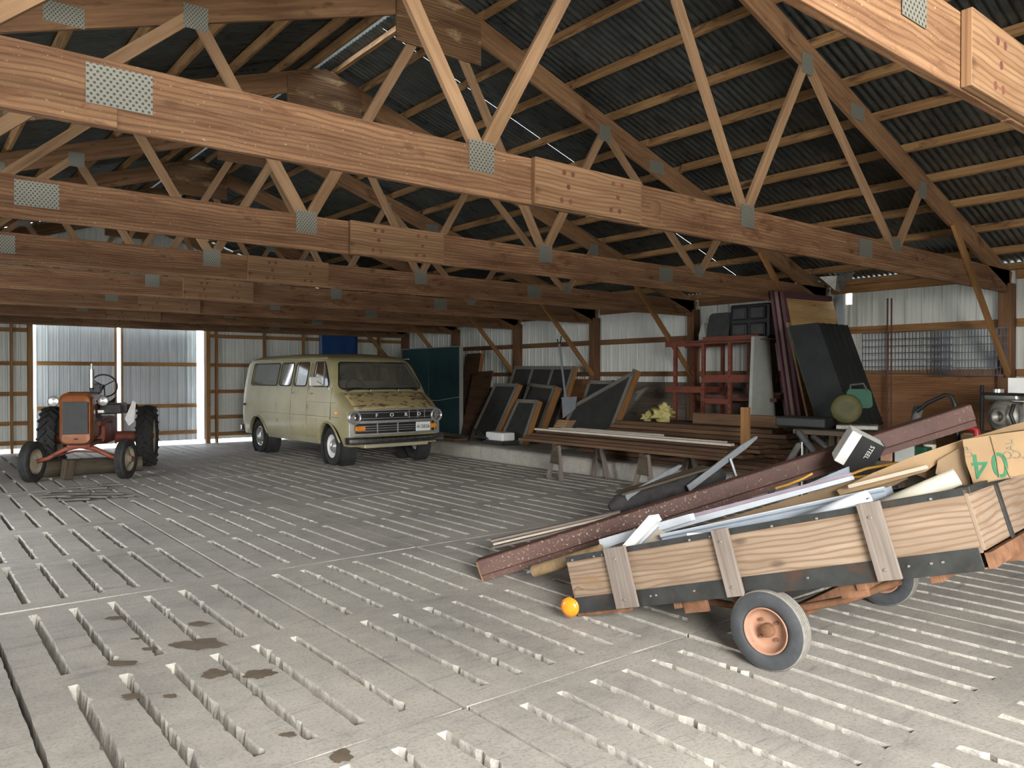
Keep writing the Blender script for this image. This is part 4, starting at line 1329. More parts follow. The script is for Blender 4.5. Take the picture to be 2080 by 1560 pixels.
# ------------------------------------------------------------------ what is heaped on the trailer
def tslab(name, pts, xl, thick, mat, label, cat, group=None, bevel=.002, off=0.0):
    """a flat piece lying along the trailer: outline on the plane x = xl, its thickness going away from the near side"""
    P = [att(px, py, xl) for px, py in pts]
    c0 = P[0]
    n = -tx
    n = n.normalized()
    ex = tf; ey = tu
    poly = [((p - c0).dot(ex), (p - c0).dot(ey)) for p in P]
    o = MB().prism(poly, (0, 0, 0), ex, ey, n, thick).build(name, M[mat], None, bevel)
    o.location = c0
    return tag(o, label, cat, group)
M['steelbeam'] = None
def steelbeam_mat():
    m, n, b = newmat('dusty_brown_painted_steel')
    v = coords(n, 'obj')
    t = tex(n, v, 3, 6, .6); t2 = tex(n, v, 55, 3, .6)
    t3 = tex(n, v, 1.3, 3, .5)
    col = ramp(n, t, [(.3, (.060, .027, .021)), (.7, (.115, .055, .042))])
    k = mathn(n, 'MULTIPLY', ramp(n, t2, [(.60, (0, 0, 0)), (.66, (1, 1, 1))]), ramp(n, t3, [(.45, (.1, .1, .1)), (.65, (.9, .9, .9))]))
    col = mix(n, k, col, (.40, .32, .23))
    L(n, col, b.inputs['Base Color']); b.inputs['Roughness'].default_value = .6
    return m
M['steelbeam'] = steelbeam_mat()
M['gutter'] = plain('white_vinyl', (.50, .535, .58), .4, 0, .06, 5)
M['gutter_blue'] = plain('pale_blue_grey_metal', (.34, .39, .45), .45, .1, .1, 5)
M['strip_mauve'] = plain('mauve_strip', (.28, .23, .27), .5, 0, .15, 6)
M['card'] = plain('brown_cardboard', (.32, .215, .12), .85, 0, .14, 4, .2, .15)
M['card_dark'] = plain('dull_cardboard', (.24, .165, .095), .9, 0, .2, 4)
M['cream'] = plain('cream_board', (.47, .41, .33), .7, 0, .08, 5)
M['tube_white'] = plain('grubby_white_tube', (.50, .47, .38), .6, 0, .12, 14)
M['strap'] = plain('orange_yellow_strap', (.48, .25, .04), .6, 0, .2, 20)
M['green_ink'] = plain('green_ink', (.035, .17, .085), .8, 0, .2, 20)
M['ink'] = plain('faded_grey_ink', (.20, .17, .11), .8, 0, .2, 20)
M['alu'] = plain('grey_aluminium', (.36, .39, .42), .5, .5, .12, 6)
M['tan_roll'] = plain('tan_paper_roll', (.26, .175, .09), .8, 0, .25, 18)

# long brown steel beam resting across the tail of the trailer
b0 = at(976, 1160, Z=.088); b1 = at(1977, 843, D=5.62)
bd = (b1 - b0).normalized()
bs = bd.cross(Vector((0, 0, 1))).normalized()      # away from the camera or towards it
if bs.dot(FH) > 0: bs = -bs                         # bs points to the camera side
bu = bs.cross(bd); bu = bu if bu.z > 0 else -bu
prof = [(-.0, -.105), (.0, -.045), (.012, -.035), (.012, .085), (.004, .10), (-.09, .10), (-.09, .092), (-.004, .092), (.004, .085), (.004, -.03), (-.012, -.045), (-.012, -.097), (-.09, -.097), (-.09, -.105)]
prof = [(.0, -.11), (.002, -.052), (.016, -.040), (.016, .095), (.008, .105), (-.085, .105), (-.085, -.11)]
o = MB().prism(prof, (0, 0, 0), bs, bu, bd, (b1 - b0).length).build('steel_beam', M['steelbeam'], None, .002)
o.location = b0
for v_ in o.data.vertices:
    q_ = v_.co.dot(bu); v_.co -= bu * q_ * .22
tag(o, 'long dusty brown steel beam sloping from the floor up across the loaded trailer', 'beam')
capo = MB().prism([(.004, -.10), (.010, .095), (-.075, .095), (-.075, -.10)], (0, 0, 0), bs, bu * .78, -bd, .012).build('end_board', M['web'], None)
capo.parent = o
# paper roll under the beam and thin bright strip
def tcyl(name, p0, p1, r, mat, label, cat, r1=None, hollow=False, group=None):
    P0, P1 = p0, p1
    o = MB()
    if hollow:
        d = (P1 - P0).normalized(); Lh = (P1 - P0).length
        o.lathe([(r * .86, 0), (r, 0), (r, Lh), (r * .86, Lh), (r * .86, 0)], (0, 0, 0), d, 28)
    else:
        o.cyl((0, 0, 0), P1 - P0, r, r1, 24)
    o = o.build(name, M[mat])
    o.location = P0
    return tag(o, label, cat, group)
tcyl('paper_roll', at(1085, 1160, D=5.5), att(1222, 1118, -.22), .042, 'tan_roll', 'tan paper roll tucked under the brown steel beam at the trailer tail', 'roll')
tcyl('thin_pipe', at(1072, 1163, Z=.02), att(1150, 1133, -.30), .011, 'gutter', 'thin white pipe poking out under the paper roll at the trailer tail', 'pipe')
# bundle of pale strips behind the low end of the beam
for i, (dx, dz, nm) in enumerate(((0, 0, 'lowest'), (.03, .03, 'middle'), (-.01, .055, 'top'))):
    a = at(1000 + dx * 100, 1112 - dz * 260, D=6.25); b = at(1260, 1050 - dz * 200, D=6.1)
    o = MB().beam((0, 0, 0), b - a, .07, .018).build('pale_strip', M['stake' if i != 1 else 'cream'], None, .002); o.location = a
    tag(o, '%s pale strip of the bundle lying behind the low end of the brown beam' % nm, 'strip', 'pale strips behind the beam')
# quilt-wrapped bundle with folding legs
a = at(1238, 1032, D=6.5); b = at(1470, 962, D=6.7)
d = b - a
mb = MB(); path = [a + d * t for t in [i / 14 for i in range(15)]]
mb.tube([(p - a) + Vector((0, 0, .010 * math.sin(i * 2.1))) for i, p in enumerate(path)], [.03] + [.085 + .010 * math.sin(i * 1.7) for i in range(13)] + [.05], 12)
o = mb.build('rolled_quilt', M['rubber']); o.location = a
tag(o, 'dark rolled quilt lying behind the brown beam under the grey metal legs', 'quilt')
MB().beam(Vector((0, 0, .10)) + d * .08, d * .85 + Vector((0, 0, .10)), .16, .018).build('top_board', M['timber_dark'], o)
for nm, pts, leg, lb in (('leg_frame', ((1272, 1012), (1375, 950)), ((1327, 978), (1334, 998)), 'shorter grey metal leg frame sticking up behind the brown beam'),
                         ('leg_frame', ((1398, 992), (1536, 888)), ((1482, 930), (1494, 966)), 'longer grey metal leg frame sticking up behind the brown beam')):
    a = at(*pts[0], D=6.45); b = at(*pts[1], D=6.75)
    o = MB().beam((0, 0, 0), (b - a) * .80, .02, .055).build('bar', M['alu'], None, .004)
    root = thing(nm, lb, 'metal frame', a, group=None); o.parent = root
    e = MB(); e.prism([(0, -.0275), (.16, -.012), (.18, .0), (.16, .012), (0, .0275)], (b - a) * .80 - (b - a).normalized().cross(Vector((0,0,1))).normalized() * .01, (b - a).normalized(), (b-a).normalized().cross(Vector((0,0,1))).cross((b-a)).normalized(), (b - a).normalized().cross(Vector((0, 0, 1))).normalized(), .02)
    e.build('bar_tip', M['alu'], root)
    p = at(*leg[0], D=6.6) - a; q = at(*leg[1], D=6.6) - a
    MB().beam(p, q + (q - p) * .6, .05, .02).build('cross_leg', M['alu'], root, .003)
# vinyl, gutter and cardboard lengths
tslab('vinyl_trim', [(1216, 1096), (1400, 1044), (1404, 1058), (1232, 1112), (1240, 1124), (1222, 1126)], -.25, .05, 'gutter', 'white vinyl trim length under the beam at the tail end of the load', 'trim')
tslab('flashing_sheet', [(1400, 1056), (1600, 1000), (1722, 948), (1726, 985), (1560, 1016)], -.62, .02, 'gutter_blue', 'broad grey flashing sheet lying highest against the brown beam', 'flashing')
tslab('gutter_length', [(1330, 1072), (1724, 968), (1727, 976), (1332, 1086)], -.34, .06, 'gutter', 'narrow white gutter length just above the cardboard packing', 'gutter')
tslab('mauve_strip', [(1330, 1064), (1722, 961), (1724, 968), (1330, 1072)], -.36, .05, 'strip_mauve', 'thin mauve grey strip on top of the narrow white gutter', 'strip')
tslab('cardboard_packing', [(1345, 1092), (1722, 978), (1842, 950), (1838, 975), (1790, 1000), (1350, 1100)], -.42, .04, 'card_dark', 'dull flat cardboard packing between the two white gutter lengths', 'cardboard')
# wide pale channel nearest the side board
gch = thing('wide_gutter', 'wide pale blue gutter lying along the near side board of the trailer', 'gutter', att(1345, 1098, -.16))
P0, P1 = att(1345, 1098, -.16), att(1800, 1004, -.16)
dd = (P1 - P0); ddn = dd.normalized(); sd = -tx; up_ = sd.cross(ddn); up_ = up_ if up_.z > 0 else -up_
prof = [(0, -.04), (0, .02), (-.012, .035), (-.004, .045), (.010, .045), (.012, .03), (.09, .03), (.09, -.04), (.085, -.04), (.085, -.036), (.005, -.036)]
prof = [(0, -.035), (.0, .012), (-.012, .022), (-.008, .034), (.006, .036), (.03, .03), (.10, .034), (.10, -.035)]
MB().prism(prof, (0, 0, 0), sd, up_, ddn, dd.length).build('channel', M['gutter_blue'], gch)
MB().beam(up_ * .036 - sd * .002, dd + up_ * .036 - sd * .002, .014, .006, up_).build('rolled_lip', M['gutter'], gch)
tcyl('white_downpipe', att(1640, 1056, -.07), att(1765, 1012, -.08), .042, 'gutter', 'short white downpipe lying on the top rail beside the tallest stake', 'pipe', hollow=True)
tcyl('grubby_tube', att(1792, 1032, -.10), att(1945, 968, -.22), .042, 'tube_white', 'grubby white hollow tube pointing at the printed cardboard carton', 'tube', hollow=True)
tslab('black_strip', [(1660, 1062), (1745, 1016), (1768, 1010), (1690, 1060)], -.05, .006, 'black', 'black strip lying across the pale gutter by the downpipe', 'strip')
tslab('leaning_trim', [(1264, 1108), (1318, 1047), (1328, 1046), (1335, 1058), (1285, 1112)], -.10, .05, 'white_paint', 'short white trim piece sticking up steeply by the rearmost stake', 'trim')
tslab('leaning_trim', [(1288, 1108), (1332, 1066), (1336, 1070), (1298, 1109)], -.14, .03, 'gutter', 'thin white sliver right beside the steep white trim piece', 'trim')
tslab('cream_panel', [(1292, 1107), (1328, 1073), (1362, 1086), (1376, 1096), (1372, 1104)], -.20, .012, 'cream', 'cream board scrap peeping over the side rail behind the steep trim', 'board')
tslab('torn_label_card', [(1395, 1083), (1440, 1082), (1438, 1090), (1396, 1092)], -.03, .004, 'white_paint', 'small torn white card on the rail near the middle stake', 'card')
tslab('wood_lath', [(1722, 985), (1880, 945), (1884, 952), (1724, 992)], -.30, .02, 'cream', 'pale wooden lath between the cardboard and the grubby tube', 'lath')

# long cardboard carton with printing
cart = thing('cardboard_carton', 'long crushed cardboard carton with green printing at the front of the trailer', 'carton', att(1975, 985, -.30))
def cslab(name, pts, xl, thick, mat, bev=.003):
    P = [att(px, py, xl) for px, py in pts]
    poly = [((p - cart.location).dot(tf), (p - cart.location).dot(tu)) for p in P]
    return MB().prism(poly, -tx * (-(xl + .30)), tf, tu, -tx, thick).build(name, M[mat], cart, bev)
def cs(name, pts, xl, thick, mat, bev=.003):
    P = [att(px, py, xl) - cart.location for px, py in pts]
    o = P[0]; poly = [((p - o).dot(tf), (p - o).dot(tu)) for p in P]
    return MB().prism(poly, o, tf, tu, -tx, thick).build(name, M[mat], cart, bev)
cs('carton_side', [(1955, 893), (2010, 884), (2100, 872), (2110, 960), (2010, 978), (1978, 984), (1962, 940)], -.30, .34, 'card', .006)
cs('carton_end', [(1700, 996), (1770, 962), (1860, 925), (1955, 893), (1958, 912), (1905, 940), (1880, 958), (1770, 990), (1706, 1006)], -.36, .16, 'card', .006)
cs('torn_flap', [(1905, 935), (1957, 905), (1972, 985), (1940, 984), (1900, 962)], -.34, .03, 'card_dark', .003)
cs('inner_flap', [(1850, 960), (1900, 940), (1935, 985), (1890, 975)], -.44, .03, 'card_dark', .003)
cs('back_flap', [(1960, 893), (2060, 862), (2110, 850), (2110, 876), (2010, 886)], -.64, .02, 'card', .003)
for pts in ([(2012, 886), (2024, 930), (2030, 970)], [(1978, 985), (2040, 972), (2100, 962)], [(2042, 945), (2050, 965), (2056, 972)]):
    MB().tube([att(px, py, -.297) - cart.location for px, py in pts], .0022, 5).build('crease', M['card_dark'], cart)
# printing is upside down, as the carton lies
def print_(body, px, py, size, mat, ang=180, sp=1.0, xl=-.2985, flat=1.0):
    p = att(px, py, xl) - cart.location
    ex = (tf * math.cos(R(ang)) + tu * math.sin(R(ang))); ey = tx.cross(ex)
    # letters must face the near side (+tx)
    return text('printed_mark', body, size, M[mat], cart, frame(p, ex, ey), .0006, sp, 'CENTER', flat)
print_('04', 2010, 943, .145, 'green_ink', 172, 1.15, flat=1.15)
print_('ATCO', 2072, 922, .050, 'ink', 172, 1.0)
print_('AL', 2052, 905, .045, 'ink', 82)
print_('R', 2090, 938, .06, 'green_ink', 172)
print_('UP', 1968, 918, .045, 'ink', 84)

# battery carton perched on the beam
bp_ = at(1742, 915, D=5.30)
bb = thing('battery_carton', 'small black and white carton with lightning lettering standing on the brown beam', 'carton', bp_, (R(10), R(28), R(-52)))
MB().box((0, 0, 0), (.23, .20, .24)).build('carton_body', M['white_paint'], bb, .006)
MB().box((.035, -.101, .0), (.165, .004, .242)).build('black_panel', M['black'], bb)
MB().box((.1165, .0, .0), (.004, .202, .242)).build('black_panel', M['black'], bb)
text('printed_word', 'STEEL', .040, M['white_paint'], bb, frame((.045, -.104, .04), (0, 0, -1), (1, 0, 0)), .0006)
text('printed_word', 'STEEL', .040, M['white_paint'], bb, frame((.1195, -.0, -.02), (0, 1, 0), (0, 0, 1)), .0006)
text('printed_word', '1000', .022, M['green_ink'], bb, frame((.1195, .01, -.055), (0, 1, 0), (0, 0, 1)), .0006)
# straps
def strap(pts, D, nm, lb):
    P = [at(px, py, D=D + dz) for px, py, dz in pts]
    a = P[0]
    # smooth
    Q = []
    for i in range(len(P) - 1):
        for t in (0, .33, .66): Q.append(P[i].lerp(P[i + 1], t) - a)
    Q.append(P[-1] - a)
    o = MB().tube(Q, .0085, 6).build(nm, M['strap']); o.location = a
    return tag(o, lb, 'strap', None)
strap([(1576, 992, .1), (1600, 985, .05), (1630, 973, 0), (1650, 962, 0)], 4.62, 'ratchet_strap', 'yellow strap end hanging below the brown beam over the flashing')
strap([(1722, 966, 0), (1760, 952, -.02), (1800, 945, 0), (1826, 940, .05), (1800, 952, .0), (1770, 966, -.03), (1735, 970, -.04), (1722, 966, 0)], 4.45, 'ratchet_strap', 'loop of orange yellow strap lying under the black and white carton')
# ------------------------------------------------------------------ along the right wall
M['frame_grey'] = wood('grey_window_frame', (.22, .20, .17), (.10, .09, .075), knots=0)
M['edge_orange'] = wood('fresh_orange_timber', (.40, .20, .07), (.22, .10, .03), knots=.4)
M['screen'] = plain('dark_insect_screen', (.022, .022, .020), .8, 0, .3, 6)
M['teal'] = plain('dark_teal_panel', (.010, .045, .050), .5, 0, .25, 2)
M['blue_tarp'] = plain('royal_blue_tarp', (.012, .05, .17), .45, 0, .3, 3)
M['lumber'] = wood('dark_stacked_lumber', (.12, .066, .035), (.045, .023, .012), knots=.3)
M['lumber2'] = wood('brown_stacked_lumber', (.17, .098, .05), (.07, .035, .018), knots=.3)
M['trim_white'] = plain('off_white_trim_board', (.50, .45, .37), .6, 0, .12, 5)
M['red_rack'] = plain('orange_red_rack_paint', (.15, .036, .018), .6, .1, .25, 6)
M['panel_grey'] = plain('pale_grey_panel', (.30, .31, .28), .6, 0, .08, 5)
M['maroon'] = plain('maroon_paint', (.085, .032, .042), .6, 0, .2, 5)
M['osb'] = wood('strand_board', (.55, .37, .16), (.32, .18, .07), knots=.6, rings=.4, grain=.4)
M['black_sheet'] = plain('black_plastic_sheet', (.012, .0135, .0135), .55, 0, .3, 5, .25)
M['green_tool'] = plain('green_tool_plastic', (.003, .055, .026), .7, 0, .2, 6)
M['yellow_guard'] = plain('olive_yellow_guard', (.050, .045, .009), .7, 0, .3, 8)
M['insul'] = plain('yellow_insulation', (.40, .35, .14), .95, 0, .2, 14, .1, .6)
M['red'] = plain('red_paint', (.32, .012, .015), .4, 0, .2, 6)
M['cast'] = plain('grey_cast_metal', (.26, .25, .22), .5, .5, .3, 12)
M['wire'] = plain('bluish_wire', (.10, .11, .14), .5, .6, .3, 8)
M['rebar'] = plain('rusty_rod', (.10, .04, .03), .8, .1, .3, 8)
M['grey_fabric'] = plain('dusty_grey_padding', (.13, .13, .12), .85, 0, .25, 10)

def lean_pt(px, py, Xb, sl):
    """point on a plane leaning to the right wall: X = Xb + (Z-.25)*sl"""
    r = ray(px, py)
    t = (Xb + (CH - .25) * sl) / (r.x - r.z * sl)
    return Vector((0, 0, CH)) + r * t
def lean_unit(name, pts, Xb, sl, thick, label, cat, mull=0, fw=.07, face='frame_grey', inner='screen', edge='edge_orange', group=None, ground=True):
    P = [lean_pt(px, py, Xb, sl) for px, py in pts]
    if ground:
        for i, j in ((-2, -3), (-1, 0)):
            d_ = P[i] - P[j]; P[i] = P[j] + d_ * ((.262 - P[j].z) / d_.z)
    # bottom points sit on the ledge
    o = P[-1].copy()
    ey = Vector((sl, 0, 1)).normalized(); ex = Vector((0, -1, 0)); n = ex.cross(ey)
    if n.x < 0: n = -n
    root = thing(name, label, cat, o, group=group)
    poly = [((p - o).dot(ex), (p - o).dot(ey)) for p in P]
    if len(poly) == 4 or face is None:
        pass
    MB().prism(poly, n * .008, ex, ey, n, thick).build('edge_frame', M[edge], root, .002)
    if inner:
        MB().prism(poly, (0, 0, 0), ex, ey, n, .006).build('screen_panel', M[inner], root)
    if face:
        V3 = [ex * x + ey * y for x, y in poly]
        c = sum(V3, Vector()) / len(V3)
        for a, b in zip(V3, V3[1:] + V3[:1]):
            d = (b - a).normalized(); m_ = (c - (a + b) / 2); m_ -= d * m_.dot(d); m_.normalize()
            MB().beam(a + m_ * fw / 2 - n * .008, b + m_ * fw / 2 - n * .008, .016, fw, m_).build('frame_rail', M[face], root, .002)
        if mull:
            TL_, TR_, BR_, BL_ = V3
            for k in range(1, mull + 1):
                t = k / (mull + 1)
                MB().beam(TL_.lerp(TR_, t) - n * .006, BL_.lerp(BR_, t) - n * .006, .014, fw * .9, ex).build('mullion', M[face], root, .002)
    return root
lean_unit('screen_frame', [(1046, 744), (1168, 744), (1128, 875), (1005, 875)], 10.25, .28, .10, 'wide three-pane screen frame leaning highest behind the other frames', 'window frame', 2)
lean_unit('screen_frame', [(1074, 778), (1130, 784), (1092, 886), (1038, 884)], 9.95, .30, .16, 'single-pane screen frame with thick orange edge just left of the shovel', 'window frame')
lean_unit('screen_frame', [(1006, 778), (1054, 780), (1002, 896), (952, 894)], 9.45, .34, .10, 'tall narrow black screen frame leaning nearest the teal panel', 'window frame')
lean_unit('screen_frame', [(1052, 811), (1093, 813), (1062, 905), (1010, 902)], 9.30, .36, .12, 'short grey screen frame in front, its right edge orange timber', 'window frame')
lean_unit('triangular_frame', [(1166, 822), (1292, 751), (1248, 862), (1150, 852)], 9.75, .28, .14, 'large triangular gable screen frame with an orange edge', 'window frame')
lean_unit('screen_frame', [(1196, 773), (1250, 773), (1222, 866), (1168, 866)], 10.4, .2, .06, 'small dim screen frame partly hidden behind the triangular frame', 'window frame')
lean_unit('hollow_door', [(949, 719), (977, 717), (952, 872), (918, 874)], 10.25, .25, .10, 'tall narrow brown door slab with an orange edge beside the teal panel', 'door slab', face=None, inner='lumber')
lean_unit('plywood_board', [(961, 756), (1000, 753), (972, 882), (936, 884)], 9.95, .26, .03, 'brown plywood board leaning in front of the narrow door slab', 'board', face=None, inner='lumber', edge='lumber')
lean_unit('thin_lath', [(1290, 795), (1312, 783), (1316, 786), (1270, 835), (1262, 838)][:1] + [(1316, 786), (1270, 838), (1260, 838)], 10.1, .2, .03, 'pale thin lath leaning just right of the triangular frame', 'lath', face=None, inner='frame_grey', edge='frame_grey')
# snow shovel
p0 = lean_pt(1136, 699, 9.75, .28); p1 = lean_pt(1149, 808, 9.75, .28)
sh = thing('shovel', 'wide-bladed shovel with a pale metal handle standing among the frames', 'shovel', p1)
MB().cyl((0, 0, 0), p0 - p1, .022, n=14).build('handle', M['alu'], sh)
MB().tube([(p0 - p1) + Vector((0, -.06, .16)), (p0 - p1) + Vector((0, -.03, .03)), (p0 - p1), (p0 - p1) + Vector((0, .03, .03)), (p0 - p1) + Vector((0, .06, .10))], .012, 8).build('grip', M['black'], sh)
bl = [lean_pt(px, py, 9.70, .28) - p1 for px, py in ((1141, 809), (1171, 807), (1168, 830), (1143, 850))]
ey = Vector((.28, 0, 1)).normalized(); ex = Vector((0, -1, 0)); nn = Vector((1, 0, -.28)).normalized()
MB().prism([((p - bl[0]).dot(ex), (p - bl[0]).dot(ey)) for p in bl], bl[0], ex, ey, nn, .012).build('blade', M['alu'], sh, .004)
MB().beam(bl[0], bl[1], .03, .03).build('blade_rim', M['alu'], sh, .004)

# teal panel behind the van
tp = thing('teal_panel', 'tall dark teal two-part panel standing on end behind the van', 'panel', (10.02, 15.55, .25))
MB().box((0, .66, .99), (.09, 1.24, 1.96)).build('panel_leaf', M['teal'], tp, .006)
MB().box((0, -.62, .99), (.09, 1.24, 1.96)).build('panel_leaf', M['teal'], tp, .006)
for y in (1.29, -1.25): MB().box((0, y, .99), (.10, .02, 1.98)).build('edge_strip', M['panel_grey'], tp, .003)
MB().box((0, .02, 1.985), (.10, 2.56, .02)).build('edge_strip', M['panel_grey'], tp, .003)
MB().tube([(-.06, 1.28, .78), (-.07, .5, .72), (-.07, -.4, .74), (-.06, -1.26, .84)], .008, 6).build('tie_rope', M['trim_white'], tp)
# blue tarp on the far wall
a = at(648, 672, Y=18.32); b = at(725, 719, Y=18.32)
V_ = []; F_ = []
for i in range(13):
    for j in range(7):
        V_.append((a.x + (b.x - a.x) * i / 12, 18.29 - .02 * math.sin(i * 1.3) * (j / 6), a.z + (b.z - .35 - a.z) * j / 6))
for i in range(12):
    for j in range(6): k = i * 7 + j; F_.append((k, k + 1, k + 8, k + 7))
o = MB().add(V_, F_, None, True).build('blue_tarp', M['blue_tarp'], None, recalc=False); o.modifiers.new('s', 'SOLIDIFY').thickness = .01
tag(o, 'royal blue tarp hanging on the far wall above the van roof', 'tarp')

# sawhorses
def sawhorse(x, y, L_, label):
    r_ = thing('sawhorse', label, 'sawhorse', (x, y, 0), (0, 0, R(-14)), 'sawhorses under the lumber')
    MB().box((0, 0, .535), (L_, .09, .04)).build('top_beam', M['timber_dark'], r_, .004)
    MB().box((0, 0, .49), (L_, .04, .05)).build('top_beam', M['timber_dark'], r_, .004)
    for sx_ in (-1, 1):
        for sy in (-1, 1):
            MB().beam((sx_ * (L_ / 2 - .03), sy * .21, .012), (sx_ * (L_ / 2 - .06), sy * .05, .52), .035, .09, (0, 1, 0)).build('leg', M['stake'], r_, .004)
        MB().prism([(-.135, .25), (.135, .25), (.075, .50), (-.075, .50)], (sx_ * (L_ / 2 - .035), 0, 0), (0, 1, 0), (0, 0, 1), (sx_, 0, 0), .014).build('end_brace', M['timber_dark'], r_, .002)
    return r_
sawhorse(8.05, 8.42, .85, 'wooden sawhorse nearest the van, carrying the left end of the lumber')
sawhorse(8.08, 6.72, .85, 'wooden sawhorse under the middle of the lumber, left of the trailer')
# lumber on the sawhorses
rnd = random.Random(11)
cnt = 0
def plank(x, y0, y1, z, w, h, mat, label, name='plank', cat='plank', group='planks across the sawhorses', tilt=0.0, yaw=0.0):
    o = MB().beam((0, 0, 0), (yaw * (y1 - y0), y1 - y0, tilt), w, h).build(name, M[mat], None, .003)
    o.location = (x, y0, z)
    return tag(o, label, cat, group)
rows = [('bottom', .575, .04, [(7.72, .24), (7.98, .24), (8.24, .24), (8.47, .18)]),
        ('second', .617, .04, [(7.74, .22), (8.00, .26), (8.29, .24)]),
        ('third', .659, .04, [(7.78, .22), (8.06, .24), (8.33, .22)]),
        ('top', .699, .038, [(7.92, .18), (8.20, .22)])]
pos_names = ['edge nearest the open floor', 'next inward from the open edge', 'third from the open edge', 'innermost against the ledge']
for lay, z, h, xs in rows:
    for k, (x, w) in enumerate(xs):
        y1 = 9.45 - rnd.uniform(0, .35) - .15 * (lay != 'bottom'); y0 = 5.35 + rnd.uniform(-.15, .3)
        plank(x, y0, y1, z, w, h, rnd.choice(['lumber', 'lumber2', 'lumber']), 'dark brown plank on the sawhorses, %s layer, %s' % (lay, pos_names[k]))
for x, y0, y1, z, w, h, lb in ((7.80, 5.5, 9.1, .735, .08, .03, 'long off-white trim board lying on the lumber, the longest one'), (7.95, 5.7, 8.95, .742, .06, .03, 'off-white trim board second from the open floor on the lumber'),
                               (8.12, 7.05, 8.85, .742, .05, .035, 'short greyish trim board on the lumber'), (8.20, 6.9, 8.6, .742, .05, .04, 'short pale trim board lying farthest in on the lumber')):
    plank(x, y0, y1, z, w, h, 'trim_white', lb, 'trim_board', 'trim board', 'pale trim boards on the lumber')
# stack on the ledge behind
k = 0
for lay in range(10):
    for q in range(3):
        x = 9.0 + q * .30 + rnd.uniform(-.02, .02)
        plank(x, 5.5 + rnd.uniform(-.15, .3), 9.3 - lay * .10 + rnd.uniform(-.3, .2), .275 + lay * .062, .27, .055, rnd.choice(['lumber', 'lumber2', 'lumber']),
              'dark plank stacked on the ledge, %s of the %s column' % (('lowest', 'second', 'third', 'fourth', 'fifth', 'sixth', 'seventh', 'eighth', 'ninth', 'topmost')[lay], ('front', 'middle', 'back')[q]), group='planks stacked on the ledge')
for i, (dz, lb) in enumerate(((0, 'lower'), (.16, 'upper'))):
    plank(9.12 + i * .1, 5.7, 7.1 - i * .2, .945 + dz * .0, .05, .155, 'lumber2', '%s wide brown board standing on edge on top of the ledge stack' % lb, 'wide_board', 'board', 'wide boards on edge')
for i in range(4):
    o = MB().box((8.28 + i * .012, 9.02 - i * .02, .737 + .036 * i), (.16, .26, .034)).build('offcut', M['web'], None, .002)
    tag(o, 'pale timber offcut at the left end of the lumber, %s of its little stack' % ('lowest', 'second', 'third', 'topmost')[i], 'offcut', 'offcuts on the lumber end')
p = at(1514, 905, X=8.0)
tag(MB().box((8.0, p.y, .72 + .23), (.04, .115, .46)).build('upright_board', M['girt'], None, .003), 'short tan board standing upright on the lumber behind the grey frames', 'board')
# insulation
for (px, py, r, lb) in ((1347, 842, .135, 'larger tuft of yellow insulation on the ledge stack'), (1315, 850, .075, 'smaller tuft of yellow insulation on the ledge stack')):
    c = at(px, py, X=9.15)
    mb = MB(); mb.ico((0, 0, 0), r, 3, 1.1, (1, 1.1, .85)); mb.ico((0, -.04, r * .55), r * .62, 3, 1.2)
    o = mb.build('insulation_tuft', M['insul']); o.location = (c.x, c.y, max(c.z, .872 + r * .62))
    tag(o, lb, 'insulation')

# orange-red rack
rk = thing('steel_rack', 'orange-red steel shelving rack standing on the ledge', 'rack', (10.2, 7.8, .25))
def yx(px, X, py=740): return at(px, py, X=X).y
Y1, Y2, Y3 = yx(1372, 10.0), yx(1429, 10.0), yx(1483, 10.0)
for X in (10.0, 10.5):
    for y in (Y1, Y2, Y3):
        u = MB().box((X - 10.2, y - 7.8, .92), (.05, .055, 1.84)).build('upright', M['red_rack'], rk, .003)
        for k in range(12): MB().box((X - 10.228 + .0, y - 7.8, .5 + k * .1), (.004, .014, .03)).build('slot_mark', M['black'], u)
def zy(py, px, X): return at(px, py, X=X).z
for py, ys_, h in ((691, (Y2, Y3 - .5), .11), (696, (Y1 + .2, Y2), .09), (769, (Y2, Y3 - .5), .12), (792, (Y1 + .2, Y2), .10), (815, (Y2, Y3), .08)):
    z = zy(py, 1450, 10.0)
    for X in (10.0, 10.5):
        MB().beam((X - 10.2, ys_[0] - 7.8, z - .25), (X - 10.2, ys_[1] - 7.8, z - .25), .04, h).build('cross_beam', M['red_rack'], rk, .003)
zt_ = zy(775, 1450, 10.0)
for i in range(4):
    o = MB().beam((0, 0, 0), (.05, -1.3, .02 * i), .05, .05).build('pipe_length', M['rebar']); o.location = (10.12 + .1 * i, Y2 + .1, zt_ - .05 - .16 + .0)
    o.location.z = zy(808, 1450, 10.0) - .02 + .03 * (i % 2)
    tag(o, 'rusty bar lying in the lower bay of the red rack, %s from the front' % ('first', 'second', 'third', 'fourth')[i], 'bar', 'rusty bars in the rack')
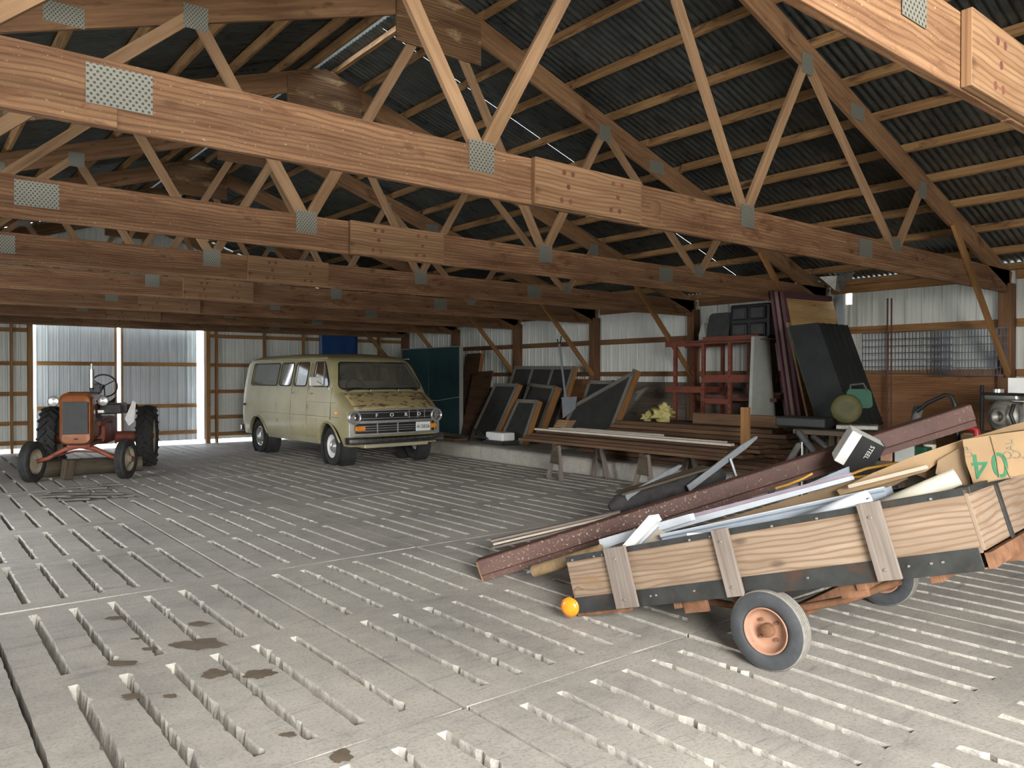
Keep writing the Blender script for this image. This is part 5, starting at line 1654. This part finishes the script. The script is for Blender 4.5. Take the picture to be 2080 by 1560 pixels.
# black lamp cluster and seat shell on the rack top
ztop = .25 + 1.84
c = at(1522, 650, X=10.1)
bc = thing('black_light_cluster', 'black housing with four square lenses sitting on top of the red rack', 'light', (10.2, c.y, ztop + .022))
MB().box((.05, 0, .28), (.30, .70, .52)).build('housing', M['black'], bc, .03)
for dy in (-.16, .16):
    for dz in (.15, .40):
        fr_ = MB().box((-.115, dy, dz), (.04, .27, .20)).build('lens_frame', M['black'], bc, .02)
        MB().box((-.138, dy, dz), (.012, .21, .15)).build('lens', M['darkgrey'], fr_, .02)
cz = at(1477, 650, X=10.1)
ss = thing('seat_shell', 'dark seat back with a beige side standing left of the black light housing', 'seat', (10.15, cz.y + .24, ztop + .022))
MB().prism(rrect(-.22, .20, 0, .46, .08), (0, 0, 0), (0, 1, 0), (.2, 0, .98), (1, 0, 0), .08).build('seat_back', M['darkgrey'], ss, .02)
MB().prism([(.20, .0), (.34, .0), (.34, .12), (.27, .30), (.24, .30)], (0, 0, 0), (0, 1, 0), (0, 0, 1), (1, 0, 0), .2).build('side_trim', M['panel_grey'], ss, .01)
MB().box((10.2, (Y2 + Y3) / 2 - .25, ztop + .010), (.62, 1.55, .016)).build('rack_board', M['lumber'], None).name = 'shelf_board'
tag(bpy.data.objects['shelf_board'], 'flat board laid over the top of the red rack', 'board')
# pale grey panel and dark slab beside it
def yslab(name, pts, Y, thick, mat, label, cat, bevel=.003, group=None, dirv=(0, 1, 0)):
    P = [at(px, py, Y=Y) for px, py in pts]
    for i, j in ((-2, -3), (-1, 0)):
        d_ = P[i] - P[j]; P[i] = P[j] + d_ * ((.262 - P[j].z) / d_.z)
    o = P[0]
    ob = MB().prism([(p.x - o.x, p.z - o.z) for p in P], (0, 0, 0), (1, 0, 0), (0, 0, 1), dirv, thick).build(name, M[mat], None, bevel)
    ob.location = o
    return tag(ob, label, cat, group)
def toledge(px0, pyt, Y):
    return None
yslab('grey_door_panel', [(1532, 683), (1561, 682), (1574, 850), (1526, 850), (1526, 746), (1531, 745)][:4], 6.5, .05, 'panel_grey', 'pale grey notched door panel standing between the rack and the maroon frame', 'panel')
yslab('brown_slab', [(1562, 684), (1572, 684), (1594, 852), (1576, 852)], 6.62, .05, 'timber_dark', 'narrow dark brown slab right beside the pale grey panel', 'slab')
tag(MB().cyl((at(1527, 740, Y=7.0).x, 7.0, .255), (at(1527, 740, Y=7.0).x, 7.0, 2.18), .03, n=14).build('black_post', M['black']), 'thin black pole standing at the left edge of the pale grey panel', 'pole')
# maroon framed panels, plywood sheets
mp = yslab('maroon_frame', [(1568, 590), (1578, 590), (1616, 852), (1604, 852)], 5.97, .04, 'maroon', 'slim maroon board at the far left of the leaning stack', 'board')
yslab('pink_board', [(1578, 590), (1589, 591), (1630, 862), (1615, 862)], 6.30, .05, 'stripe', 'dull pink board edge between the two maroon boards', 'board') if 'stripe' in M else None
M['pink'] = plain('dull_pink_paint', (.17, .105, .095), .6, 0, .15, 5)
yslab('pink_board', [(1579, 591), (1590, 592), (1632, 866), (1617, 866)], 5.91, .05, 'pink', 'dull pink board edge between the two maroon boards', 'board')
yslab('maroon_door', [(1590, 592), (1690, 602), (1690, 612), (1597, 604), (1650, 880), (1632, 880)], 5.80, .05, 'maroon', 'maroon door frame edge running over the top of the strand board', 'frame')
yslab('strand_board', [(1588, 600), (1692, 612), (1750, 880), (1650, 880)], 5.87, .015, 'osb', 'strand board sheet showing between the maroon frame and black sheets', 'sheet')
yslab('tan_board', [(1600, 655), (1606, 655), (1664, 885), (1650, 885)], 5.70, .03, 'web', 'narrow tan board leaning left of the black sheets', 'board')
yslab('green_edged_board', [(1603, 668), (1609, 668), (1684, 885), (1672, 885)], 5.9, .03, 'frame_green', 'x', 'board') if 'frame_green' in M else None
M['sage'] = plain('sage_green_paint', (.12, .15, .09), .6, 0, .2, 5)
yslab('sage_board', [(1602, 664), (1608, 664), (1682, 885), (1672, 885)], 5.62, .03, 'sage', 'sage green board edge leaning just left of the black sheets', 'board')
yslab('stained_plywood', [(1612, 690), (1618, 690), (1702, 885), (1684, 885)], 5.54, .02, 'osb', 'stained plywood strip wedged beside the black sheets', 'sheet')
# black ribbed sheets
for i in range(5):
    X = 8.98 + i * .15
    top0 = at(1602, 662, X=8.98); top1 = at(1662, 655, X=8.98); b1_ = at(1736, 866, X=8.98); b0_ = at(1668, 888, X=8.98)
    P = [top0, top1, b1_, b0_]
    o_ = P[0]
    poly = [(-(p.y - o_.y), p.z - o_.z) for p in P]
    ob = MB().prism(poly, (0, 0, 0), (0, -1, 0), (0, 0, 1), (1, 0, 0), .128).build('black_sheet', M['black_sheet'], None, .02)
    ob.location = o_ + Vector((i * .15, 0, 0))
    for k in range(1):
        pass
    tag(ob, 'black plastic sheet of the leaning stack, %s counted from the open floor' % ('first', 'second', 'third', 'fourth', 'fifth')[i], 'sheet', 'black sheets leaning together')
# green and yellow saw
sp_ = at(1745, 822, X=8.25)
sw_ = thing('chop_saw', 'green chop saw with an olive yellow wheel guard in front of the black sheets', 'saw', sp_, (0, 0, R(25)))
MB().lathe([(.0, -.02), (.08, -.025), (.15, -.03), (.165, .0), (.15, .03), (.08, .02), (.0, .02)], (.02, .13, -.05), (1, .1, 0), 32).build('wheel_guard', M['yellow_guard'], sw_)
MB().prism(rrect(-.10, .15, -.09, .12, .05), (.06, .02, .05), (.2, -1, 0), (0, .1, 1), (1, .2, 0), .16).build('motor_body', M['green_tool'], sw_, .02)
MB().tube([(.1, .10, .15), (.1, .09, .22), (.1, -.04, .23), (.1, -.08, .15)], .022, 8).build('handle', M['black'], sw_)
MB().tube([(.1, .02, .05), (.02, .1, -.12), (.1, .02, -.2), (.2, -.1, -.22)], .010, 6).build('cord', M['black'], sw_)
MB().box((.12, .02, -.25), (.34, .42, .05)).build('base', M['cast'], sw_, .01)
tb = thing('work_table', 'dark low bench cluttered with black parts behind the brown beam', 'bench', (8.3, sp_.y, 0))
tz = sp_.z - .28
MB().box((0, -.05, tz - .03), (.75, 1.3, .05)).build('bench_top', M['timber_dark'], tb, .005)
for sx_ in (-.32, .32):
    for sy in (-.6, .5): MB().box((sx_, sy, (tz - .055) / 2), (.07, .07, tz - .055)).build('leg', M['timber_dark'], tb, .004)
# padded black things on the bench (left of the saw)
c = at(1640, 862, X=8.1)
o = MB().box((0, 0, 0), (.28, .62, .12)).build('tool_case', M['black'], None, .02); o.location = (8.2, c.y + .08, tz + .065)
tag(o, 'flat black tool case on the bench left of the chop saw', 'case')
pc = at(1630, 890, D=7.5)
ps = thing('padded_stand', 'stand with three dusty padded grey arms splaying out behind the brown beam', 'stand', (pc.x, pc.y, 0))
MB().cyl((0, 0, 0), (0, 0, pc.z), .03, n=14).build('post', M['black'], ps)
MB().lathe([(.0, .03), (.05, .03), (.12, .012), (.13, .0), (.0, .0)], (0, 0, 0), (0, 0, 1), 24).build('base', M['black'], ps)
for (q0, q1, r_, m_) in (((1622, 905), (1565, 1000), .030, 'grey_fabric'), ((1622, 878), (1675, 945), .035, 'darkgrey'), ((1652, 888), (1705, 930), .030, 'darkgrey')):
    a = at(*q0, D=7.5); b = at(*q1, D=7.3)
    ps_ = Vector((pc.x, pc.y, 0))
    mb = MB().cyl(a - ps_, b - ps_, r_, n=14); mb.ico(a - ps_, r_, 2); mb.ico(b - ps_, r_, 2)
    mb.build('padded_arm', M[m_], ps)
tag(MB().cyl(at(1629, 898, D=7.2), Vector((at(1629, 925, D=7.2).x, at(1629, 925, D=7.2).y, .003)), .006, n=8).build('white_rod', M['white_paint']), 'thin white rod standing between the padded arms', 'rod')

# wire panels, rods
def wire_panel(px0, px1, py0, py1, X, nv, nh, label):
    a = at(px0, py0, X=X); b = at(px1, py1, X=X); zt = (a.z); zb = b.z
    o = Vector((X, a.y, zb)); mb = MB()
    L_ = b.y - a.y; H_ = zt - zb
    for i in range(nv + 1):
        y = L_ * i / nv
        mb.beam((0, y, 0), (0, y, H_), .008, .008)
    for j in range(nh + 1):
        z = H_ * j / nh
        mb.beam((.008, 0, z), (.008, L_, z), .011, .011)
    ob = mb.build('wire_panel', M['wire']); ob.location = o
    return tag(ob, label, 'wire panel', None)
wire_panel(1752, 1935, 678, 758, 10.86, 26, 6, 'left welded wire panel hanging on the right wall below the girt')
wire_panel(1893, 2046, 672, 762, 10.84, 24, 6, 'right welded wire panel hanging on the right wall beside the yellow brace')
for px, lb in ((1803, 'left rusty rod standing against the right wall'), (1811, 'right rusty rod standing against the right wall')):
    p = at(px, 606, X=10.78)
    tag(MB().cyl((10.78, p.y, .255), (10.78, p.y, p.z), .012, n=8).build('steel_rod', M['rebar']), lb, 'rod')
# crumpled flashing and corner strip by the light gap
a = at(1697, 592, X=10.80)
cf = MB(); V_ = []; F_ = []
pts = [(1640, 556), (1665, 562), (1700, 560), (1738, 552)]
base = at(1700, 590, X=10.4)
for i, (px, py) in enumerate(pts):
    p = at(px, py, X=10.4 - .12 * (i % 2)); V_.append(p - base)
V_.append(Vector((0, .02, 0))); V_.append(Vector((0, -.05, -.03)))
F_ = [(0, 1, 4), (1, 2, 4), (2, 3, 5), (2, 5, 4)]
ob = MB().add(V_, F_, None, False).build('crumpled_flashing', M['cast'], None, recalc=False); ob.location = base
ob.modifiers.new('s', 'SOLIDIFY').thickness = .006
tag(ob, 'crumpled galvanised flashing hanging under the roof by the light gap', 'flashing')
p = at(1698, 590, X=10.84)
tag(MB().box((10.84, p.y - .08, 1.75), (.03, .07, 2.0)).build('corner_strip', M['gutter_blue'], None, .003), 'pale metal strip on the post beside the bright gap in the wall', 'strip')
# small motor on a crate at the far right edge
ep = at(2040, 838, X=8.75)
cr_ = thing('wooden_crate', 'plain wooden crate under the small engine on the ledge', 'crate', (8.95, ep.y - .05, .25))
hz = ep.z - .22 - .25
MB().box((0, 0, hz / 2), (.6, .8, hz - .002)).build('crate_box', M['ply_brown'], cr_, .006)
MB().box((-.31, 0, hz - .06), (.02, .82, .09)).build('crate_slat', M['timber_dark'], cr_, .003)
MB().box((-.31, 0, .1), (.02, .82, .09)).build('crate_slat', M['timber_dark'], cr_, .003)
eg = thing('small_engine', 'small grey engine with a round bore and silver top at the far right', 'engine', (8.85, ep.y, ep.z - .215), (0, 0, R(-25)))
MB().lathe([(.0, .08), (.15, .08), (.17, .04), (.17, -.02), (.12, -.05), (.085, -.055), (.08, -.09), (.05, -.09), (.048, -.02), (.0, -.02)], (-.02, .03, .17), (1, .1, 0), 32).build('flywheel_housing', M['cast'], eg)
MB().box((.10, .0, .17), (.20, .34, .30)).build('crankcase', M['cast'], eg, .03)
MB().box((.05, .02, .37), (.26, .40, .07)).build('silver_cover', M['lamp_metal'], eg, .02)
MB().cyl((-.02, .10, .40), (-.02, .10, .45), .05, n=16).build('filler_cap', M['chrome'], eg)
for y in (.24, -.30): MB().box((-.08, y, .25), (.03, .03, .48)).build('guard_post', M['black'], eg, .004)
MB().box((-.08, -.03, .40), (.03, .56, .03)).build('guard_rail', M['black'], eg, .004)
MB().tube([(-.1, -.16, .30), (-.16, -.18, .2), (-.12, -.2, .08), (0, -.2, .02)], .018, 8).build('hose', M['black'], eg)
wb = at(2066, 792, X=9.4)
o = MB().box((0, 0, 0), (.3, .42, .26)).build('white_carton', M['white_paint'], None, .006); o.location = (9.55, wb.y - .12, wb.z)
tag(o, 'white carton standing behind the small engine at the picture edge', 'carton')
sb = thing('storage_shelf', 'dark shelf unit below the white carton at the right edge', 'shelf', (9.6, wb.y - .2, .25))
MB().box((0, 0, wb.z - .13 - .25 - .02), (.5, .9, .03)).build('shelf_top', M['timber_dark'], sb, .003)
for sy in (-.42, .42): MB().box((0, sy, (wb.z - .42) / 2), (.46, .03, wb.z - .42)).build('shelf_side', M['timber_dark'], sb, .003)
# red tubular handle and small things seen between the beam and the carton
rp = at(1960, 878, X=7.6)
tag(MB().tube([at(1925, 880, X=8.0), at(1945, 868, X=8.0), at(1975, 869, X=8.0), at(1984, 874, X=8.0), at(1985, 890, X=8.0), Vector((8.0, at(1985, 890, X=8.0).y, .5)), Vector((8.0, at(1985, 890, X=8.0).y, .01))], .028, 10).build('red_handle', M['red']), 'red bent tube handle between the beam end and the cardboard carton', 'handle')
bn = thing('low_bench', 'low bench holding bottles and boxes behind the cardboard carton', 'bench', (7.4, 3.1, 0))
bz = at(1850, 942, X=7.05).z
MB().box((0, .1, bz - .02), (.7, 1.5, .04)).build('bench_top', M['timber_dark'], bn, .004)
for sx_ in (-.3, .3):
    for sy in (-.55, .75): MB().box((sx_, sy, (bz - .04) / 2), (.06, .06, bz - .04)).build('leg', M['timber_dark'], bn, .004)
def junk(name, px, X_, size, mat, label, cat, rot=0, cylr=None):
    X = X_ + .45
    p = at(px, 920, X=X)
    if cylr: o = MB().cyl((0, 0, 0), (0, 0, size[2]), cylr, n=18); o = o.build(name, M[mat])
    else: o = MB().box((0, 0, size[2] / 2), size).build(name, M[mat], None, .006)
    o.location = (X, p.y, bz + .001); o.rotation_euler = (0, 0, R(rot))
    return tag(o, label, cat)
junk('copper_coil_box', 1802, 6.65, (.06, .10, .17), 'rim_rust', 'small copper-coloured box just right of the black and white carton', 'box', 10)
junk('grey_box', 1838, 6.7, (.12, .16, .15), 'panel_grey', 'small grey box on the low bench under the beam', 'box', 20)
junk('dark_box', 1873, 6.8, (.10, .13, .14), 'green_tool', 'small dark green box on the low bench', 'box', -10)
junk('paint_tin', 1888, 7.0, (0, 0, .15), 'cream', 'cream topped tin on the low bench under the beam end', 'tin', 0, .055)
junk('jar', 1905, 6.75, (0, 0, .13), 'tube_white', 'short pale jar on the low bench right of the tin', 'jar', 0, .05)
junk('black_case', 1925, 6.9, (.16, .22, .09), 'black', 'flat black case on the low bench beside the red handle', 'case', 15)
# pale log-like roll and black clamp seen above the beam
a = Vector((9.25, at(1830, 870, X=9.25).y, .27)); b = at(1866, 826, X=9.0)
tag(MB().cyl(a, b, .05, n=16).build('pale_roll', M['grey_fabric']), 'pale round roll poking up behind the beam below the plywood wall', 'roll')
tag(MB().tube([at(1862, 836, X=8.8), at(1885, 818, X=8.8), at(1920, 802, X=8.8), at(1934, 806, X=8.8), at(1940, 822, X=8.8), Vector((8.8, at(1945, 850, X=8.8).y, 1.0)), Vector((8.8, at(1945, 850, X=8.8).y, .255))], .022, 8).build('black_clamp', M['black']), 'black bent bar hooking up behind the end of the brown beam', 'bar')
# things on the ledge beside the van
lg = thing('white_outboard_cover', 'white plastic machine cover with black cables on the ledge by the van', 'machine', (8.95, 11.62, .25))
MB().box((.1, 0, .16), (.30, .55, .16)).build('white_cover', M['white_paint'], lg, .03)
MB().box((.1, 0, .04), (.40, .60, .07)).build('base_tray', M['darkgrey'], lg, .01)
for i in range(4): MB().tube([(-.1, .1 + .06 * i, .1), (-.2, .3 + .05 * i, .28), (-.15, .6, .2 + .05 * i), (-.1, .75, .04)], .010, 6).build('cable', M['black'], lg)
tag(MB().box((8.86, 13.1, .285), (.3, .9, .05)).build('ledge_board', M['lumber2'], None, .004), 'tan board lying on the ledge edge behind the van front bumper', 'board')

# ------------------------------------------------------------------ extra pieces on the brightest truss
t1 = TR[1]
MB().beam((-6.9, -.03, .036), (-3.26, -.03, .030), .05, .085).build('split_board', M['chord'], t1, .004)
kn = MB().lathe([(.0, .012), (.03, .012), (.05, .006), (.058, -.004), (.06, -.01)], (1.42 - 1.2, -.0, .14), (0, -1, 0), 20)
kn.build('knot', M['rafter'], t1)
# oil stains on the slats
M['oil'] = plain('wet_oily_stain', (.17, .135, .095), .45, 0, .25, 9)
rnd = random.Random(4)
def stain(px, py, r, asp, label, mat='oil'):
    r *= .72
    c = at(px, py, Z=.0085)
    n_ = 40; vs = [(0, 0, 0)]; ph = rnd.uniform(0, 9)
    for i in range(n_):
        t = 2 * PI * i / n_
        k = r * (1 + .5 * noise.noise(Vector((math.cos(t) * 1.3 + ph, math.sin(t) * 1.3, 0))) + .25 * noise.noise(Vector((math.cos(t) * 4 + ph, math.sin(t) * 4, 3))))
        vs.append((k * math.cos(t) * asp, k * math.sin(t), 0))
    ob = MB().add(vs, [(0, i + 1, (i + 1) % n_ + 1) for i in range(n_)]).build('oil_stain', M[mat], None, recalc=False)
    ob.location = c; ob.rotation_euler = (0, 0, R(-38))
    return tag(ob, label, 'stain', 'oil stains on the slats')
S = [(398, 1308, .13, 1.5, 'largest brown oil stain, between the slat rows at left'), (436, 1368, .085, 1.2, 'dark oil stain just below the largest one'), (530, 1369, .085, 1.3, 'oil stain right of the slot, rightmost of the cluster'),
     (248, 1347, .06, 1.8, 'oil stain at the slot end left of the largest one'), (405, 1267, .06, 1.9, 'grey oil stain just above the largest one'), (235, 1255, .05, 1.7, 'small oil stain highest at the left'),
     (268, 1414, .05, 1.3, 'small oil stain lowest at the left'), (345, 1414, .035, 1.3, 'tiny oil spot below the cluster'), (305, 1318, .04, 1.5, 'small oil spot left of the largest stain'), (585, 1492, .035, 1.3, 'lone small oil spot near the bottom slot end'), (278, 1297, .03, 1.2, 'tiny oil spot above the left slot end'), (690, 1535, .08, .8, 'oil stain at the bottom edge past the panel joint')]
for s_ in S: stain(*s_)

M['rubble'] = plain('dark_rubble', (.11, .10, .085), .9, 0, .3, 9)
# broken bits of slat lying in front of the tractor
rnd = random.Random(8)
wd_ = ['leftmost', 'second', 'third', 'fourth', 'fifth', 'sixth', 'seventh', 'eighth', 'rightmost']
for i, (px, py, w, l_) in enumerate([(112, 1008, .22, .07), (134, 1003, .26, .06), (150, 1014, .2, .08), (166, 990, .25, .04), (182, 1009, .26, .09), (196, 992, .2, .05), (218, 1003, .2, .05), (226, 985, .2, .04), (250, 1008, .14, .04)]):
    c = at(px, py, Z=.02)
    poly = [(-w, -l_), (-w * .4, -l_ * 1.3), (w * .2, -l_ * .8), (w, -l_), (w * .8, l_ * .7), (w * .1, l_), (-w * .7, l_ * .8)]
    poly = [(x * rnd.uniform(.8, 1.1), y * rnd.uniform(.8, 1.2)) for x, y in poly]
    o = MB().prism(poly, (0, 0, 0), (1, 0, 0), (0, 1, 0), (0, 0, 1), .022).build('concrete_chip', M['rubble'], None, .003)
    o.location = (c.x, c.y, .012); o.rotation_euler = (R(rnd.uniform(-3, 3)), R(rnd.uniform(-2, 2)), R(-25 + rnd.uniform(-15, 15)))
    tag(o, 'flat broken concrete chip on the slats before the tractor, %s of the row' % wd_[i], 'concrete chip', 'broken chips before the tractor')
